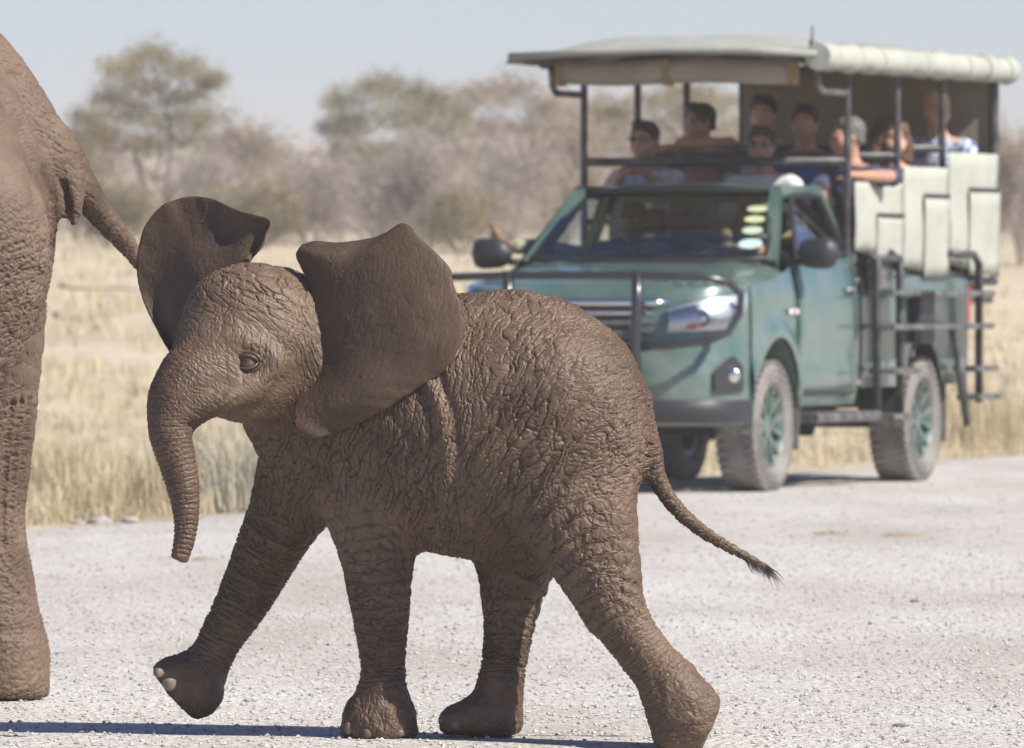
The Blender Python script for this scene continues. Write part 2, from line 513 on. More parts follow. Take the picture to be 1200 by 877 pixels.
m_red = mat('red_lamp', (.45, .02, .02), .25, coat=.5)
m_amber = mat('amber_lamp', (.75, .25, .03), .25, coat=.5)
m_seat = mat('seat_canvas', (.10, .098, .09), .85)
m_seatblue = mat('blue_seat', (.05, .12, .30), .8)
def glassy(name, tintc, refl=.10, alpha=.80):
    m = bpy.data.materials.new(name); m.use_nodes = True; t = m.node_tree; t.nodes.clear()
    o = t.nodes.new('ShaderNodeOutputMaterial'); tr = t.nodes.new('ShaderNodeBsdfTransparent'); tr.inputs[0].default_value = (*[c * alpha for c in tintc], 1)
    gl = t.nodes.new('ShaderNodeBsdfGlossy'); gl.inputs['Roughness'].default_value = .03; fr = t.nodes.new('ShaderNodeFresnel'); fr.inputs[0].default_value = 1.5
    ma = t.nodes.new('ShaderNodeMath'); ma.operation = 'ADD'; ma.use_clamp = True; ma.inputs[1].default_value = refl; t.links.new(fr.outputs[0], ma.inputs[0])
    mx = t.nodes.new('ShaderNodeMixShader'); t.links.new(ma.outputs[0], mx.inputs[0]); t.links.new(tr.outputs[0], mx.inputs[1]); t.links.new(gl.outputs[0], mx.inputs[2]); t.links.new(mx.outputs[0], o.inputs[0])
    return m
m_glass = glassy('windscreen_glass', (.84, .96, .92), .11, .94)
m_sglass = glassy('side_glass', (.55, .72, .72), .38, .7)
m_lens = glassy('lamp_lens', (.95, .97, 1), .10, .95)
def canvas(name, c0, c1):
    m = mat(name, c0, .9, spec=.15); nt = NT(m); o = nt.obj()
    nt.set('Base Color', nt.ramp(nt.noise(o, 2.5, 6, .65), [(.3, c0), (.7, c1)]))
    w1 = nt.noise(o, 7, 4); w2 = nt.noise(o, 220, 2)
    nt.set('Normal', nt.bump(w2, .15, .003, nt.bump(w1, .55, .03))); return m
m_canvas = canvas('pale_green_canvas', (.34, .345, .295), (.42, .425, .365))
def glow_through(m, f, col):
    nt = NT(m); tr = nt.new('ShaderNodeBsdfTranslucent'); tr.inputs[0].default_value = (*col, 1)
    mx = nt.new('ShaderNodeMixShader', in_0=f); nt.l.new(nt.b.outputs[0], mx.inputs[1]); nt.l.new(tr.outputs[0], mx.inputs[2]); nt.l.new(mx.outputs[0], nt.n['Material Output'].inputs[0])
m_roof = canvas('roof_canvas', (.43, .445, .39), (.52, .53, .47))
glow_through(m_roof, .35, (.50, .46, .36))
m_brown = canvas('brown_canvas', (.20, .165, .13), (.27, .225, .18))
m_flap = canvas('flap_canvas', (.30, .265, .22), (.42, .37, .30))

FY, RY = .25, 3.33                      # axles
def hw(y):  return float(np.interp(y, [-.74, -.66, -.50, -.25, .1, .6, 1.9], [.50, .70, .82, .880, .900, .895, .890]))
# --- nose, bonnet, wings, sills, cab --------------------------------------------
def contour(u):
    """plan outline of the nose, u 0 (centre) .. 1 (side at y=-.2); returns x, y"""
    P = resample(np.array([(0, -.735), (.30, -.72), (.56, -.675), (.75, -.575), (.855, -.40), (.885, -.2)]), 8)
    s = np.concatenate([[0], np.cumsum(np.linalg.norm(np.diff(P, axis=0), axis=1))]); s /= s[-1]
    return float(np.interp(u, s, P[:, 0])), float(np.interp(u, s, P[:, 1]))
body = MB()
zs = [(.40, .06), (.46, .01), (.56, -.015), (.70, -.02), (.80, .00), (.86, .03), (.94, .035), (1.02, .045), (1.10, .06), (1.16, .085), (1.195, .12)]
for sgn in (1, -1):
    G = []
    for (z, inset) in zs:
        row = []
        for i in range(26):
            u = i / 25; x, y = contour(u); k = 1 - inset * .45
            row.append((sgn * x * (1 - inset * .35 * u * (1 - u ** 4)), y + inset * (1 - .55 * u), z + (.045 * u ** 2 if z > .9 else 0)))
        G.append(row)
    body.grid(G)
    body.grid([G[-1], [(p[0] * .93, p[1] + .06, p[2] + .022) for p in G[-1]]])
    # bonnet: rows from the leading edge to the windscreen foot
    ys = np.linspace(-.62, .52, 22); G = []
    for j, y in enumerate(ys):
        t = j / 21; row = []
        w = hw(y) - .015; zc = float(np.interp(y, [-.62, -.5, -.2, .2, .52], [1.185, 1.235, 1.300, 1.345, 1.375]))
        ze = float(np.interp(y, [-.62, -.5, -.2, .2, .52], [1.20, 1.215, 1.245, 1.285, 1.335]))
        for i in range(15):
            u = i / 14; x = w * u
            crease_ = .018 * math.exp(-((u - .62) / .10) ** 2) if t > .05 else 0
            z = zc + (ze - zc) * u ** 2.4 + crease_
            if u > .9: z -= (u - .9) * .55
            yy = y if j else y
            row.append((sgn * x, max(yy, contour(min(u, 1))[1] + .115 * (1 - .55 * u)), z))
        G.append(row)
    body.grid(G)
    # side: wing + sill + rear of cab, with the wheel arch cut out
    ys = np.concatenate([np.linspace(-.2, .95, 47), np.linspace(1.0, 1.92, 12)]); G = []
    for y in ys:
        top = float(np.interp(y, [-.2, .2, .52, .62, 1.92], [1.225, 1.265, 1.315, 1.345, 1.40])); w = hw(y)
        da = abs(y - FY); bot = .50
        if y < FY - .47: bot = .46
        if da < .47: bot = max(bot, .39 + math.sqrt(.47 ** 2 - da ** 2) * 1.12)
        row = []
        for k in range(13):
            v = k / 12; z = bot + (top - bot) * v
            bul = .012 * math.sin(math.pi * min(max((z - .55) / .75, 0), 1)) - .035 * max(0, (z - 1.20) / .2) - .03 * max(0, (.62 - z) / .15)
            fl = .028 * math.exp(-((math.hypot(y - FY, (z - .39) / 1.12) - .50) / .05) ** 2)
            row.append((sgn * (w + bul + fl), y, z))
        G.append(row)
    body.grid(G)
    # arch lip turned inwards
    lip = []
    for a in np.linspace(0.0, math.pi, 25):
        lip.append([(sgn * .905, FY - .47 * math.cos(a), .39 + .47 * 1.12 * math.sin(a)), (sgn * .62, FY - .46 * math.cos(a), .39 + .46 * 1.12 * math.sin(a))])
    body.grid(lip)
body.build('body', m_green, truck, smooth=True, angle=48)
# cab top: pillars, roof
WSB, WST = [], []                                   # windscreen bottom / top edges
for u in np.linspace(-1, 1, 15):
    WSB.append(Vector((u * .745, .40 + .17 * u * u, 1.362 + .02 * u * u))); WST.append(Vector((u * .625, 1.06 + .10 * u * u, 1.80 - .012 * u * u)))
cab = MB()
G = []
for j, y in enumerate(np.linspace(0, 1, 9)):
    row = []
    for i, u in enumerate(np.linspace(-1, 1, 15)):
        f = WST[i]; yy = f.y - .02 + (1.86 - f.y + .02) * y
        x = u * (.635 + .06 * math.sin(math.pi * min(y, .6)) * abs(u)); z = f.z + .012 + .045 * math.sin(math.pi * (.15 + .75 * y)) * (1 - .55 * u * u) - .03 * abs(u) ** 6
        row.append((x, yy, z))
    G.append(row)
cab.grid(G)
for s in (1, -1):
    # A pillar, roof rail, B pillar
    a0 = Vector((s * .80, .58, 1.345)); a1 = Vector((s * .655, 1.14, 1.795)); r1 = Vector((s * .695, 1.80, 1.80)); b0 = Vector((s * .875, 1.90, 1.40))
    def strip(p, q, w, th):
        d = (q - p).normalized(); n = Vector((s, 0, 0)); u = d.cross(n).normalized()
        cab.add([p + u * w, p - u * w, q - u * w, q + u * w, p + u * w - n * th, p - u * w - n * th, q - u * w - n * th, q + u * w - n * th], [(0, 1, 2, 3), (4, 7, 6, 5), (0, 4, 5, 1), (1, 5, 6, 2), (2, 6, 7, 3), (3, 7, 4, 0)])
    strip(a0, a1, .040, .07); strip(a1 - Vector((0, .03, 0)), r1, .036, .06); strip(r1, b0, .075, .05)
    cab.box((min(s * .60, s * .885), 1.84, 1.36), (max(s * .60, s * .885), 1.91, 1.42))
cab.box((-.69, 1.84, 1.38), (.69, 1.88, 1.45)); cab.box((-.69, 1.84, 1.73), (.69, 1.88, 1.79)); cab.box((-.69, 1.84, 1.45), (-.60, 1.88, 1.73)); cab.box((.60, 1.84, 1.45), (.69, 1.88, 1.73))
cab.build('cab_roof', m_green, truck, smooth=True, angle=40, bevel=0)
b = MB(); b.box((-.60, 1.855, 1.45), (.60, 1.861, 1.73)); b.build('rear_window', m_glass, truck)
# windscreen with black surround, wipers and permit discs
ws = MB(); ws.grid([[tuple(WSB[i].lerp(WST[i], t) + Vector((0, -.035 * math.sin(math.pi * t), .018 * math.sin(math.pi * t)))) for i in range(15)] for t in np.linspace(0, 1, 8)])
wso = ws.build('windscreen', m_glass, truck, smooth=True)
sur = MB(); sur.tube([p + Vector((0, -.005, .004)) for p in WSB] + [p + Vector((0, -.005, .004)) for p in reversed(WST)] + [WSB[0] + Vector((0, -.005, .004))], .020, 6); sur.build('seal', m_plastic, wso, smooth=True)
def on_ws(u, t, off=.0):
    f = (u + 1) / 2 * 14; i = min(int(f), 13); fr = f - i
    b = WSB[i].lerp(WSB[i+1], fr); p = WST[i].lerp(WST[i+1], fr); q = b.lerp(p, t) + Vector((0, -.035 * math.sin(math.pi * t), .018 * math.sin(math.pi * t)))
    return q + Vector((0, -.5, .75)).normalized() * off
for k, (t, c) in enumerate([(.70, (.46, .50, .31)), (.54, (.48, .50, .28)), (.38, (.44, .50, .37)), (.20, (.44, .58, .53))]):
    b = MB(); c0 = on_ws(.86, t, .006); e1 = (on_ws(.90, t) - on_ws(.82, t)).normalized(); e2 = (on_ws(.86, t + .02) - on_ws(.86, t - .02)).normalized()
    rad = .062 if k < 3 else .072; n = 24
    ring = [c0 + e1 * rad * math.cos(2 * math.pi * i / n) + e2 * rad * .62 * math.sin(2 * math.pi * i / n) for i in range(n)]
    b.poly_extrude([tuple(p) for p in ring], tuple(e1.cross(e2) * .002)); b.build('permit_disc', mat('disc_%d' % k, c, .5), wso)
for u0, u1 in ((-.55, .05), (.15, .72)):
    b = MB(); b.tube([on_ws(u0, .03, .02), on_ws((u0 + u1) / 2, .05, .025), on_ws(u1, .075, .02)], [.010, .009, .006], 6); b.build('wiper', m_plastic, wso)
b = MB(); b.grid([[(x, y, z) for x in np.linspace(-.72, .72, 9)] for (y, z) in ((.46, 1.355), (.62, 1.372), (.82, 1.36), (.92, 1.30), (.93, 1.05))]); b.build('dashboard', mat('dash', (.16, .165, .16), .7), truck, smooth=True)
b = MB(); b.lathe([(.0, .185), (.012, .197), (.024, .185), (.012, .173)], 28, 'y', (0, 0, 0), close=True); b.box((-.18, .004, -.015), (.18, .02, .015)); sw = b.build('steering_wheel', m_dark, truck, smooth=True); sw.location = (-.38, .98, 1.33); sw.rotation_euler = (math.radians(-25), 0, 0)
for s in (-1, 1):
    b = MB(); b.box((s * .38 - .24, 1.20, .80), (s * .38 + .24, 1.68, .98)); b.box((s * .38 - .24, 1.62, .95), (s * .38 + .24, 1.76, 1.52)); b.box((s * .38 - .12, 1.66, 1.54), (s * .38 + .12, 1.74, 1.70)); b.build('cab_seat', m_dark, truck, bevel=.04)
b = MB(); b.box((-.80, .95, .55), (.80, 1.84, .60)); b.build('cab_floor', m_dark, truck)
# doors ---------------------------------------------------------------------
for s in (1, -1):
    x = lambda y: s * (hw(y) + .016)
    b = MB(); G = []
    for y in np.linspace(.66, 1.84, 14):
        row = []
        for k in range(12):
            v = k / 11; bot = .565 + .0 * y; top = float(np.interp(y, [.6, 1.92], [1.352, 1.402])); z = bot + (top - bot) * v
            bul = .012 * math.sin(math.pi * min(max((z - .55) / .75, 0), 1)) - .035 * max(0, (z - 1.20) / .2) - .03 * max(0, (.62 - z) / .15) - .02 * math.exp(-((z - .80) / .06) ** 2)
            row.append((s * (hw(y) + bul + .012), y, z))
        G.append(row)
    b.grid(G); door = b.build('door', m_green, truck, smooth=True, solid=.012)
    b = MB(); y0 = [(.74, 1.37), (1.16, 1.765), (1.74, 1.765), (1.82, 1.42)]
    xx = lambda z: s * (.868 - (z - 1.37) * .43)
    yg = y0 if s > 0 else [(.74, 1.37), (.80, 1.42), (1.82, 1.46), (1.82, 1.42)]      # the driver's pane is wound down
    b.add([(xx(z), y, z) for y, z in yg], [(0, 1, 2, 3)] if s > 0 else [(3, 2, 1, 0)]); b.build('window', m_sglass, door)
    fr_ = MB(); fr_.tube([(xx(z) + s * .004, y, z) for y, z in y0] + [(xx(y0[0][1]) + s * .004, *y0[0])], .016, 6); fr_.build('window_frame', m_plastic, door)
    b = MB(); b.tube([(s * .925, 1.56, 1.20), (s * .945, 1.60, 1.205), (s * .945, 1.72, 1.205), (s * .925, 1.76, 1.20)], .014, 8); b.build('handle', m_chrome, door, smooth=True)
    # mirror
    ce = Vector((s * 1.035, .66, 1.42)); b = MB(); G = []
    for i in range(9):
        t = -1 + 2 * i / 8; rr = (1 - abs(t) ** 3.2) ** .5 if abs(t) < 1 else .02; rr = max(rr, .03)
        G.append([ce + Vector((s * .135 * t, .075 * rr * math.cos(a) - .015 * rr, .095 * rr * math.sin(a) * (1 + .1 * t))) for a in np.linspace(0, 2 * math.pi, 14, endpoint=False)])
    b.grid(G, close_v=True); b.tube([ce + Vector((-s * .10, .02, -.05)), (s * .84, .78, 1.36)], .022, 6); mi = b.build('mirror', m_plastic, truck, smooth=True)
    b = MB(); b.box((s * 1.035 - .10, .715, 1.36), (s * 1.035 + .10, .724, 1.48)); b.build('mirror_glass', m_chrome, mi)
    # side repeater badge: small red and white plate on the wing
    if s > 0:
        b = MB(); b.box((.921, .44, 1.055), (.926, .62, 1.085)); b.build('badge', mat('badge_white', (.7, .7, .7), .4), truck)
        b = MB(); b.box((.9262, .50, 1.060), (.929, .57, 1.078)); b.build('badge_stripe', m_red, truck)
    # sill step
    b = MB(); b.box((min(s * .80, s * 1.0), .80, .40), (max(s * .80, s * 1.0), 1.95, .46)); b.tube([(s * .99, .72, .43), (s * 1.0, .80, .43), (s * 1.0, 1.98, .43), (s * .98, 2.05, .43)], .034, 8)
    for y in (.95, 1.8): b.tube([(s * .95, y, .42), (s * .55, y, .50)], .02, 6)
    b.build('side_step', m_bar, truck, bevel=.006)
# front: grille, lamps, bumper, bull bar ---------------------------------------------
b = MB(); G = []
for z, ins in ((.84, .012), (.90, .030), (1.02, .042), (1.12, .058)):
    G.append([(x, contour(abs(x) / .95)[1] - .012 + ins, z) for x in np.linspace(-.50, .50, 13)])
b.grid(G); gr = b.build('grille', m_plastic, truck, smooth=True)
for k, z in enumerate((.885, .945, 1.005, 1.065)):
    b = MB(); P = [(x, contour(abs(x) / .95)[1] - .014 + .014 * k, z) for x in np.linspace(-.46, .46, 11)]
    for d in (0,): b.grid([[(p[0], p[1], p[2] - .012) for p in P], [(p[0], p[1] - .012, p[2]) for p in P], [(p[0], p[1], p[2] + .012) for p in P]])
    b.build('grille_slat', m_chrome if k in (3,) else m_bar, gr, smooth=True)
b = MB(); P = [(x, contour(abs(x) / .95)[1] + .020, 1.125) for x in np.linspace(-.52, .52, 11)]; b.tube(P, .022, 8); b.build('grille_trim', m_chrome, gr, smooth=True)
for s in (1, -1):
    # headlight: housing follows the corner of the nose
    us = np.linspace(.44, .945, 13); top = []; bot = []
    for u in us:
        x, y = contour(u); t = (u - .44) / .505; n_ = .018
        zt = 1.095 + .115 * t ** .8; zb = .950 + .030 * t + .10 * max(0, t - .72) / .28
        top.append((s * (x + .004) * .985, y + .055 - .03 * u - n_, zt)); bot.append((s * (x + .01), y + .022 - .03 * u - n_, zb))
    G = [[tuple(Vector(bot[i]).lerp(Vector(top[i]), v) + Vector((s * .02, -.022, 0)) * math.sin(math.pi * v)) for i in range(13)] for v in np.linspace(0, 1, 7)]
    b = MB(); b.grid([[(p[0] * .985, p[1] + .028, p[2]) for p in row] for row in G]); hl = b.build('headlight', mat('lamp_bowl', (.66, .68, .71), .42, metal=.55), truck, smooth=True)
    b = MB(); b.grid(G); b.build('lens', m_lens, hl, smooth=True)
    for (u, z, rad) in ((.62, 1.035, .045), (.80, 1.07, .050)):
        x, y = contour(u); b = MB(); b.lathe([(-.020, .001), (-.018, rad * .5), (-.010, rad * .8), (.0, rad)], 16, 'y', (s * x * .99, y + .012, z)); b.build('projector', m_chrome, hl, smooth=True)
        b = MB(); b.lathe([(-.004, rad * 1.02), (-.022, rad * 1.08), (-.004, rad * 1.14)], 16, 'y', (s * x * .99, y + .010, z)); b.build('bezel', m_dark, hl, smooth=True)
    x, y = contour(.56); b = MB(); b.box((s * x - .05, y - .004, .972), (s * x + .05, y + .012, 1.000)); b.build('indicator', m_amber, hl, bevel=.005)
    # fog lamp recess
    x, y = contour(.80); b = MB(); G = []
    for v in np.linspace(0, 1, 5):
        G.append([(s * (contour(u)[0] + .018), contour(u)[1] - .030, .60 + v * (.22 - .10 * abs(u - .80) / .13)) for u in np.linspace(.68, .90, 8)])
    b.grid(G); fg = b.build('fog_lamp', m_plastic, truck, smooth=True)
    b = MB(); b.lathe([(-.055, .001), (-.052, .035), (-.040, .048), (-.02, .052)], 16, 'y', (s * (x + .012), y - .004, .70)); b.build('lamp', m_chrome, fg, smooth=True)
b = MB(); G = []
for z, o_ in ((.42, -.03), (.46, -.055), (.52, -.055), (.55, -.03)):
    G.append([(sx * contour(abs(u))[0] * 1.02, contour(abs(u))[1] + o_ * .9, z) for u in np.linspace(-1, 1, 31) for sx in (1 if u >= 0 else -1,)])
b.grid(G); b.build('lower_bumper', m_plastic, truck, smooth=True)
b = MB(); G = [[(sx * contour(abs(u))[0] * .97, contour(abs(u))[1] + .05, z) for u in np.linspace(-1, 1, 31) for sx in (1 if u >= 0 else -1,)] for z in (.58, .84)]
b.grid(G); b.build('bumper_intake', m_plastic, truck, smooth=True)
b = MB(); b.box((-.26, -.795, .60), (.26, -.785, .71)); b.build('number_plate', mat('plate_yellow', (.62, .50, .08), .5), truck, bevel=.004)
m_bull = mat('bull_bar_steel', (.07, .07, .076), .28, metal=.7)
bb = MB()
bb.tube([(-.80, -.80, 1.275), (-.4, -.86, 1.285), (.0, -.875, 1.287), (.4, -.86, 1.285), (.78, -.78, 1.275), (.90, -.68, 1.25), (.955, -.60, 1.17), (.95, -.61, 1.06), (.90, -.68, .95), (.80, -.77, .90), (.58, -.83, .875), (.40, -.86, .87)], .024, 10)
bb.tube([(-.80, -.80, 1.275), (-.90, -.68, 1.25), (-.955, -.60, 1.17), (-.95, -.61, 1.06), (-.90, -.68, .95), (-.80, -.77, .90), (-.58, -.83, .875), (-.40, -.86, .87)], .024, 10)
for s in (1, -1): bb.tube([(s * .40, -.855, 1.31), (s * .40, -.875, 1.10), (s * .40, -.885, .85), (s * .40, -.84, .60)], .032, 10)
bb.tube([(-.40, -.88, .74), (.40, -.88, .74)], .024, 8)
for s in (1, -1): bb.tube([(s * .40, -.85, .62), (s * .40, -.45, .50)], .03, 8)
bb.build('bull_bar', m_bull, truck, smooth=True)
# wheels --------------------------------------------------------------------------
def wheel_proto():
    R = .388; w = .13
    t = MB(); prof = [(-w * .8, .245), (-w * .98, .27), (-w, .31), (-w * .96, .352), (-w * .80, R - .010), (-w * .55, R - .002), (0, R), (w * .55, R - .002), (w * .80, R - .010), (w * .96, .352), (w, .31), (w * .98, .27), (w * .8, .245)]
    t.lathe(prof, 56, 'x')
    for k in range(44):                                   # tread lugs
        a = 2 * math.pi * k / 44
        for sx in (-1, 1):
            aa = a + (0.07 if sx > 0 else 0); M = Matrix.Rotation(aa, 4, 'X')
            t.box((sx * w * .36 if sx > 0 else sx * w * .92, -.017, R - .012), (sx * w * .92 if sx > 0 else sx * w * .36, .017, R + .006), M)
    for ring in (.30, .335): t.lathe([(w * .985, ring - .006), (w + .005, ring), (w * .985, ring + .006)], 56, 'x')
    rim = MB(); rim.lathe([(w * .80, .246), (w * .86, .240), (w * .70, .225), (w * .2, .205), (-w * .7, .205), (-w * .8, .246)], 40, 'x')
    for k in range(6):
        M = Matrix.Rotation(2 * math.pi * k / 6, 4, 'X')
        for off in (-.030, .030):
            V = [(w * .62, off - .015, .05), (w * .62, off + .015, .05), (w * .80, off * 2.0 + .014, .228), (w * .80, off * 2.0 - .014, .228)]
            rim.poly_extrude([tuple(M @ Vector(p)) for p in V], (-.03, 0, 0))
    rim.lathe([(w * .72, .001), (w * .72, .045), (w * .66, .07), (w * .40, .075)], 24, 'x')
    return t, rim
t_, rim_ = wheel_proto()
tyre_me = None
m_rim = paint('green_rim', (.035, .100, .085), .4)
nw = 0
for (yy, zz) in ((FY, .388), (RY, .388)):
    for s in (1, -1):
        we_ = bpy.data.objects.new('wheel', None); COL.objects.link(we_); we_.parent = truck; we_.location = (s * .765, yy, zz)
        we_.rotation_euler = (0, 0, (0 if s > 0 else math.pi))
        if tyre_me is None:
            a_ = t_.build('tyre', m_rubber, we_, smooth=True, angle=40); b2 = rim_.build('rim', m_rim, we_, smooth=True, angle=35); tyre_me, rim_me = a_.data, b2.data
        else:
            for nm, me_ in (('tyre', tyre_me), ('rim', rim_me)):
                o = link(nm, me_); o.parent = we_; md = o.modifiers.new('es', 'EDGE_SPLIT'); md.split_angle = .65
for yy in (FY, RY):
    b = MB(); b.tube([(-.72, yy, .388), (.72, yy, .388)], .055, 10); b.lathe([(-.12, .02), (-.10, .11), (.10, .11), (.12, .02)], 16, 'x', (.05, yy, .388)); b.build('axle', m_chas, truck, smooth=True)
b = MB()
for s in (-1, 1): b.box((s * .45 - .05, -.6, .46), (s * .45 + .05, 4.7, .60))
for y in (-.5, .9, 2.0, 3.0, 4.2, 4.6): b.box((-.43, y - .04, .48), (.43, y + .04, .585))
b.box((-.40, -.45, .60), (.40, .85, 1.05))
b.build('chassis', m_chas, truck)
for s in (-1, 1):                                            # inner arch liners
    for yy in (FY, RY):
        b = MB(); b.grid([[(s * .60, yy - .47 * math.cos(a), .40 + .52 * math.sin(a)), (s * .875, yy - .47 * math.cos(a), .40 + .52 * math.sin(a))] for a in np.linspace(.05, math.pi - .05, 15)]); b.build('arch_liner', m_plastic, truck, smooth=True)
        b = MB(); b.box((s * .765 - .13, yy + .46, .24), (s * .765 + .13, yy + .47, .66)); b.build('mud_flap', m_rubber, truck)
# load bed ---------------------------------------------------------------------------
bd = MB()
for s in (1, -1):
    ys = np.linspace(2.0, 4.28, 58); G = []
    for y in ys:
        da = abs(y - RY); bot = .60
        if da < .47: bot = max(bot, .39 + math.sqrt(.47 ** 2 - da ** 2) * 1.08)
        G.append([(s * (.885 + .012 * math.sin(math.pi * v) - (.05 if v > .93 else 0)), y, bot + (1.315 - bot) * v) for v in (0, .1, .25, .4, .55, .7, .85, .93, 1.0)])
    bd.grid(G); bd.box((min(s * .80, s * .86), 2.0, 1.26), (max(s * .80, s * .86), 4.28, 1.315))
bd.box((-.86, 2.0, .70), (.86, 2.03, 1.31)); bd.box((-.86, 4.25, .62), (.86, 4.29, 1.31)); bd.box((-.80, 2.03, .68), (.80, 4.25, .74))
bd.build('load_bed', m_green, truck, smooth=True, angle=40)
for s in (1, -1):
    b = MB(); b.box((s * .87 - .03, 4.285, .98), (s * .87 + .03, 4.33, 1.22)); b.build('tail_lamp', m_red, truck, bevel=.01)
# raised seat platform with three stepped rows -------------------------------------------
POST_Y = (1.84, 2.88, 3.86, 5.03)
DECK = (.98, 1.07, 1.16); ROWY = (2.38, 3.50, 4.55)
for k in range(3):
    b = MB(); b.box((-.84, POST_Y[k] + .02, DECK[k] - .05), (.84, POST_Y[k+1] - .0, DECK[k])); b.build('deck', m_chas, truck)
    for xc in (-.56, 0, .56):
        b = MB(); b.box((xc - .26, ROWY[k] - .20, DECK[k] + .01), (xc + .26, ROWY[k] + .26, DECK[k] + .34)); b.box((xc - .25, ROWY[k] + .24, DECK[k] + .32), (xc + .25, ROWY[k] + .33, DECK[k] + .80))
        b.build('bench_seat', m_seatblue if (k == 1 and xc > 0) else m_seat, truck, bevel=.035)
# frame: posts, rails, brackets
for s in (1, -1):
    for k, y in enumerate(POST_Y):
        base = 1.32 if k in (0,) else (1.28 if k < 3 else 1.28)
        b = MB(); b.tube([(s * .85, y, base), (s * .85, y, 2.56)], .024 if (k < 3) else .030, 8)
        if k == 0: b.box((s * .85 - .045, y - .045, base), (s * .85 + .045, y + .045, base + .02))
        b.build('post', m_blk, truck, smooth=True, angle=50)
    b = MB(); b.tube([(s * .85, 1.84, 2.40), (s * .85, 1.32, 2.40), (s * .85, 1.24, 2.44), (s * .85, 1.22, 2.56)], .022, 8); b.build('bracket', m_bar, truck, smooth=True)
    b = MB(); b.tube([(s * .85, 1.05, 2.565), (s * .85, 5.05, 2.565)], .022, 8); b.build('roof_rail', m_blk, truck, smooth=True)
    b = MB(); b.tube([(s * .85, 1.84, 1.25), (s * .85, 5.03, 1.25)], .028, 8); b.build('bed_rail', m_blk, truck, smooth=True)
    if s < 0:
        for k in range(3):
            b = MB(); b.tube([(s * .85, POST_Y[k], 1.62 + .09 * k), (s * .85, POST_Y[k+1], 1.62 + .09 * k)], .02, 8); b.build('side_rail', m_blk, truck, smooth=True)
for y in (1.05, 1.84, 2.88, 3.86, 5.03):
    b = MB(); b.tube([(-.85, y, 2.575), (-.45, y, 2.63), (0, y, 2.655), (.45, y, 2.63), (.85, y, 2.575)], .02, 8); b.build('roof_bow', m_blk, truck, smooth=True)
for k, z in ((0, 1.985), (1, 2.03), (2, 2.09)):
    y = POST_Y[k]
    b = MB(); b.tube([(-.85, y, z), (.85 if k else .70, y, z)] if k else [(-.85, y, z), (.85, y, z)], .027, 8); b.build('grab_rail', m_blk, truck, smooth=True)
b = MB(); b.tube([(-.85, 1.84, 1.36), (.85, 1.84, 1.36)], .025, 8); b.build('front_cross_rail', m_blk, truck, smooth=True)
# canvas roof ------------------------------------------------------------------------------
b = MB(); G = []
for y in np.linspace(.95, 5.10, 22):
    row = []
    for x in np.linspace(-1.02, .93, 17):
        sag = .018 * math.cos(2 * math.pi * (y - 1.05) / 1.0) + .012 * math.sin(5 * x + 3 * y)
        edge = min(1, (y - .95) / .35); u = abs(x + .03) / 1.0
        row.append((x, y, 2.615 + (.135 * (1 - min(u, 1) ** 2.2)) * (.18 + .82 * edge) + sag * edge * (1 - u * .6)))
    G.append(row)
b.grid(G); rf = b.build('roof_canvas', m_roof, truck, smooth=True, solid=.012)
b = MB(); b.tube([(-1.03, .95, 2.618), (-.5, .945, 2.640), (0, .94, 2.648), (.5, .945, 2.642), (.93, .95, 2.620)], .022, 8); b.build('hem', m_roof, rf, smooth=True)
b = MB(); b.grid([[(-1.02, y, 2.615), (-1.05, y, 2.575)] for y in np.linspace(.95, 5.1, 12)]); b.build('side_hem', m_roof, rf, smooth=True, solid=.01)
# rolled-up side curtain with straps
b = MB(); pts = []; rr = []
for i in range(60):
    y = .98 + (5.10 - .98) * i / 59; pts.append((.93, y, 2.605)); rr.append(.082 * (1 + .07 * math.sin(i * .9) + .06 * math.sin(i * 2.3) + .03 * math.sin(i * 5.1)))
b.tube(pts, rr, 16); b.build('rolled_curtain', m_canvas, truck, smooth=True, angle=60)
for i in range(9):
    y = 1.20 + i * .46; b = MB(); b.lathe([(-.008, .086), (0, .090), (.008, .086)], 18, 'y', (.93, y, 2.605)); b.build('strap', mat('strap_%d' % i, (.22, .28, .22), .8) if i == 0 else bpy.data.materials['strap_0'], truck, smooth=True)
# front flap rolled below the roof edge
b = MB(); G = []
for z, dy in ((2.60, 0), (2.55, -.03), (2.50, -.035), (2.455, -.01), (2.45, .03), (2.50, .05), (2.58, .05)):
    G.append([(x, 1.22 + dy + .012 * math.sin(9 * x), z + .008 * math.sin(6 * x + 1)) for x in np.linspace(-.78, .72, 24)])
b.grid(G, close_u=True); b.build('front_flap', m_flap, truck, smooth=True)
for x in (-.79, -.1, .70):
    b = MB(); b.box((x - .02, 1.165, 2.44), (x + .02, 1.29, 2.60)); b.build('flap_strap', mat('flap_strap', (.30, .20, .08), .8), truck, bevel=.008)
# rear curtain and far-corner curtain
b = MB(); G = [[(x, 5.02 + .015 * math.sin(9 * x), z) for x in np.linspace(-.84, .84, 25)] for z in np.linspace(1.75, 2.62, 6)]; b.grid(G); b.build('rear_curtain', m_brown, truck, smooth=True, solid=.008)
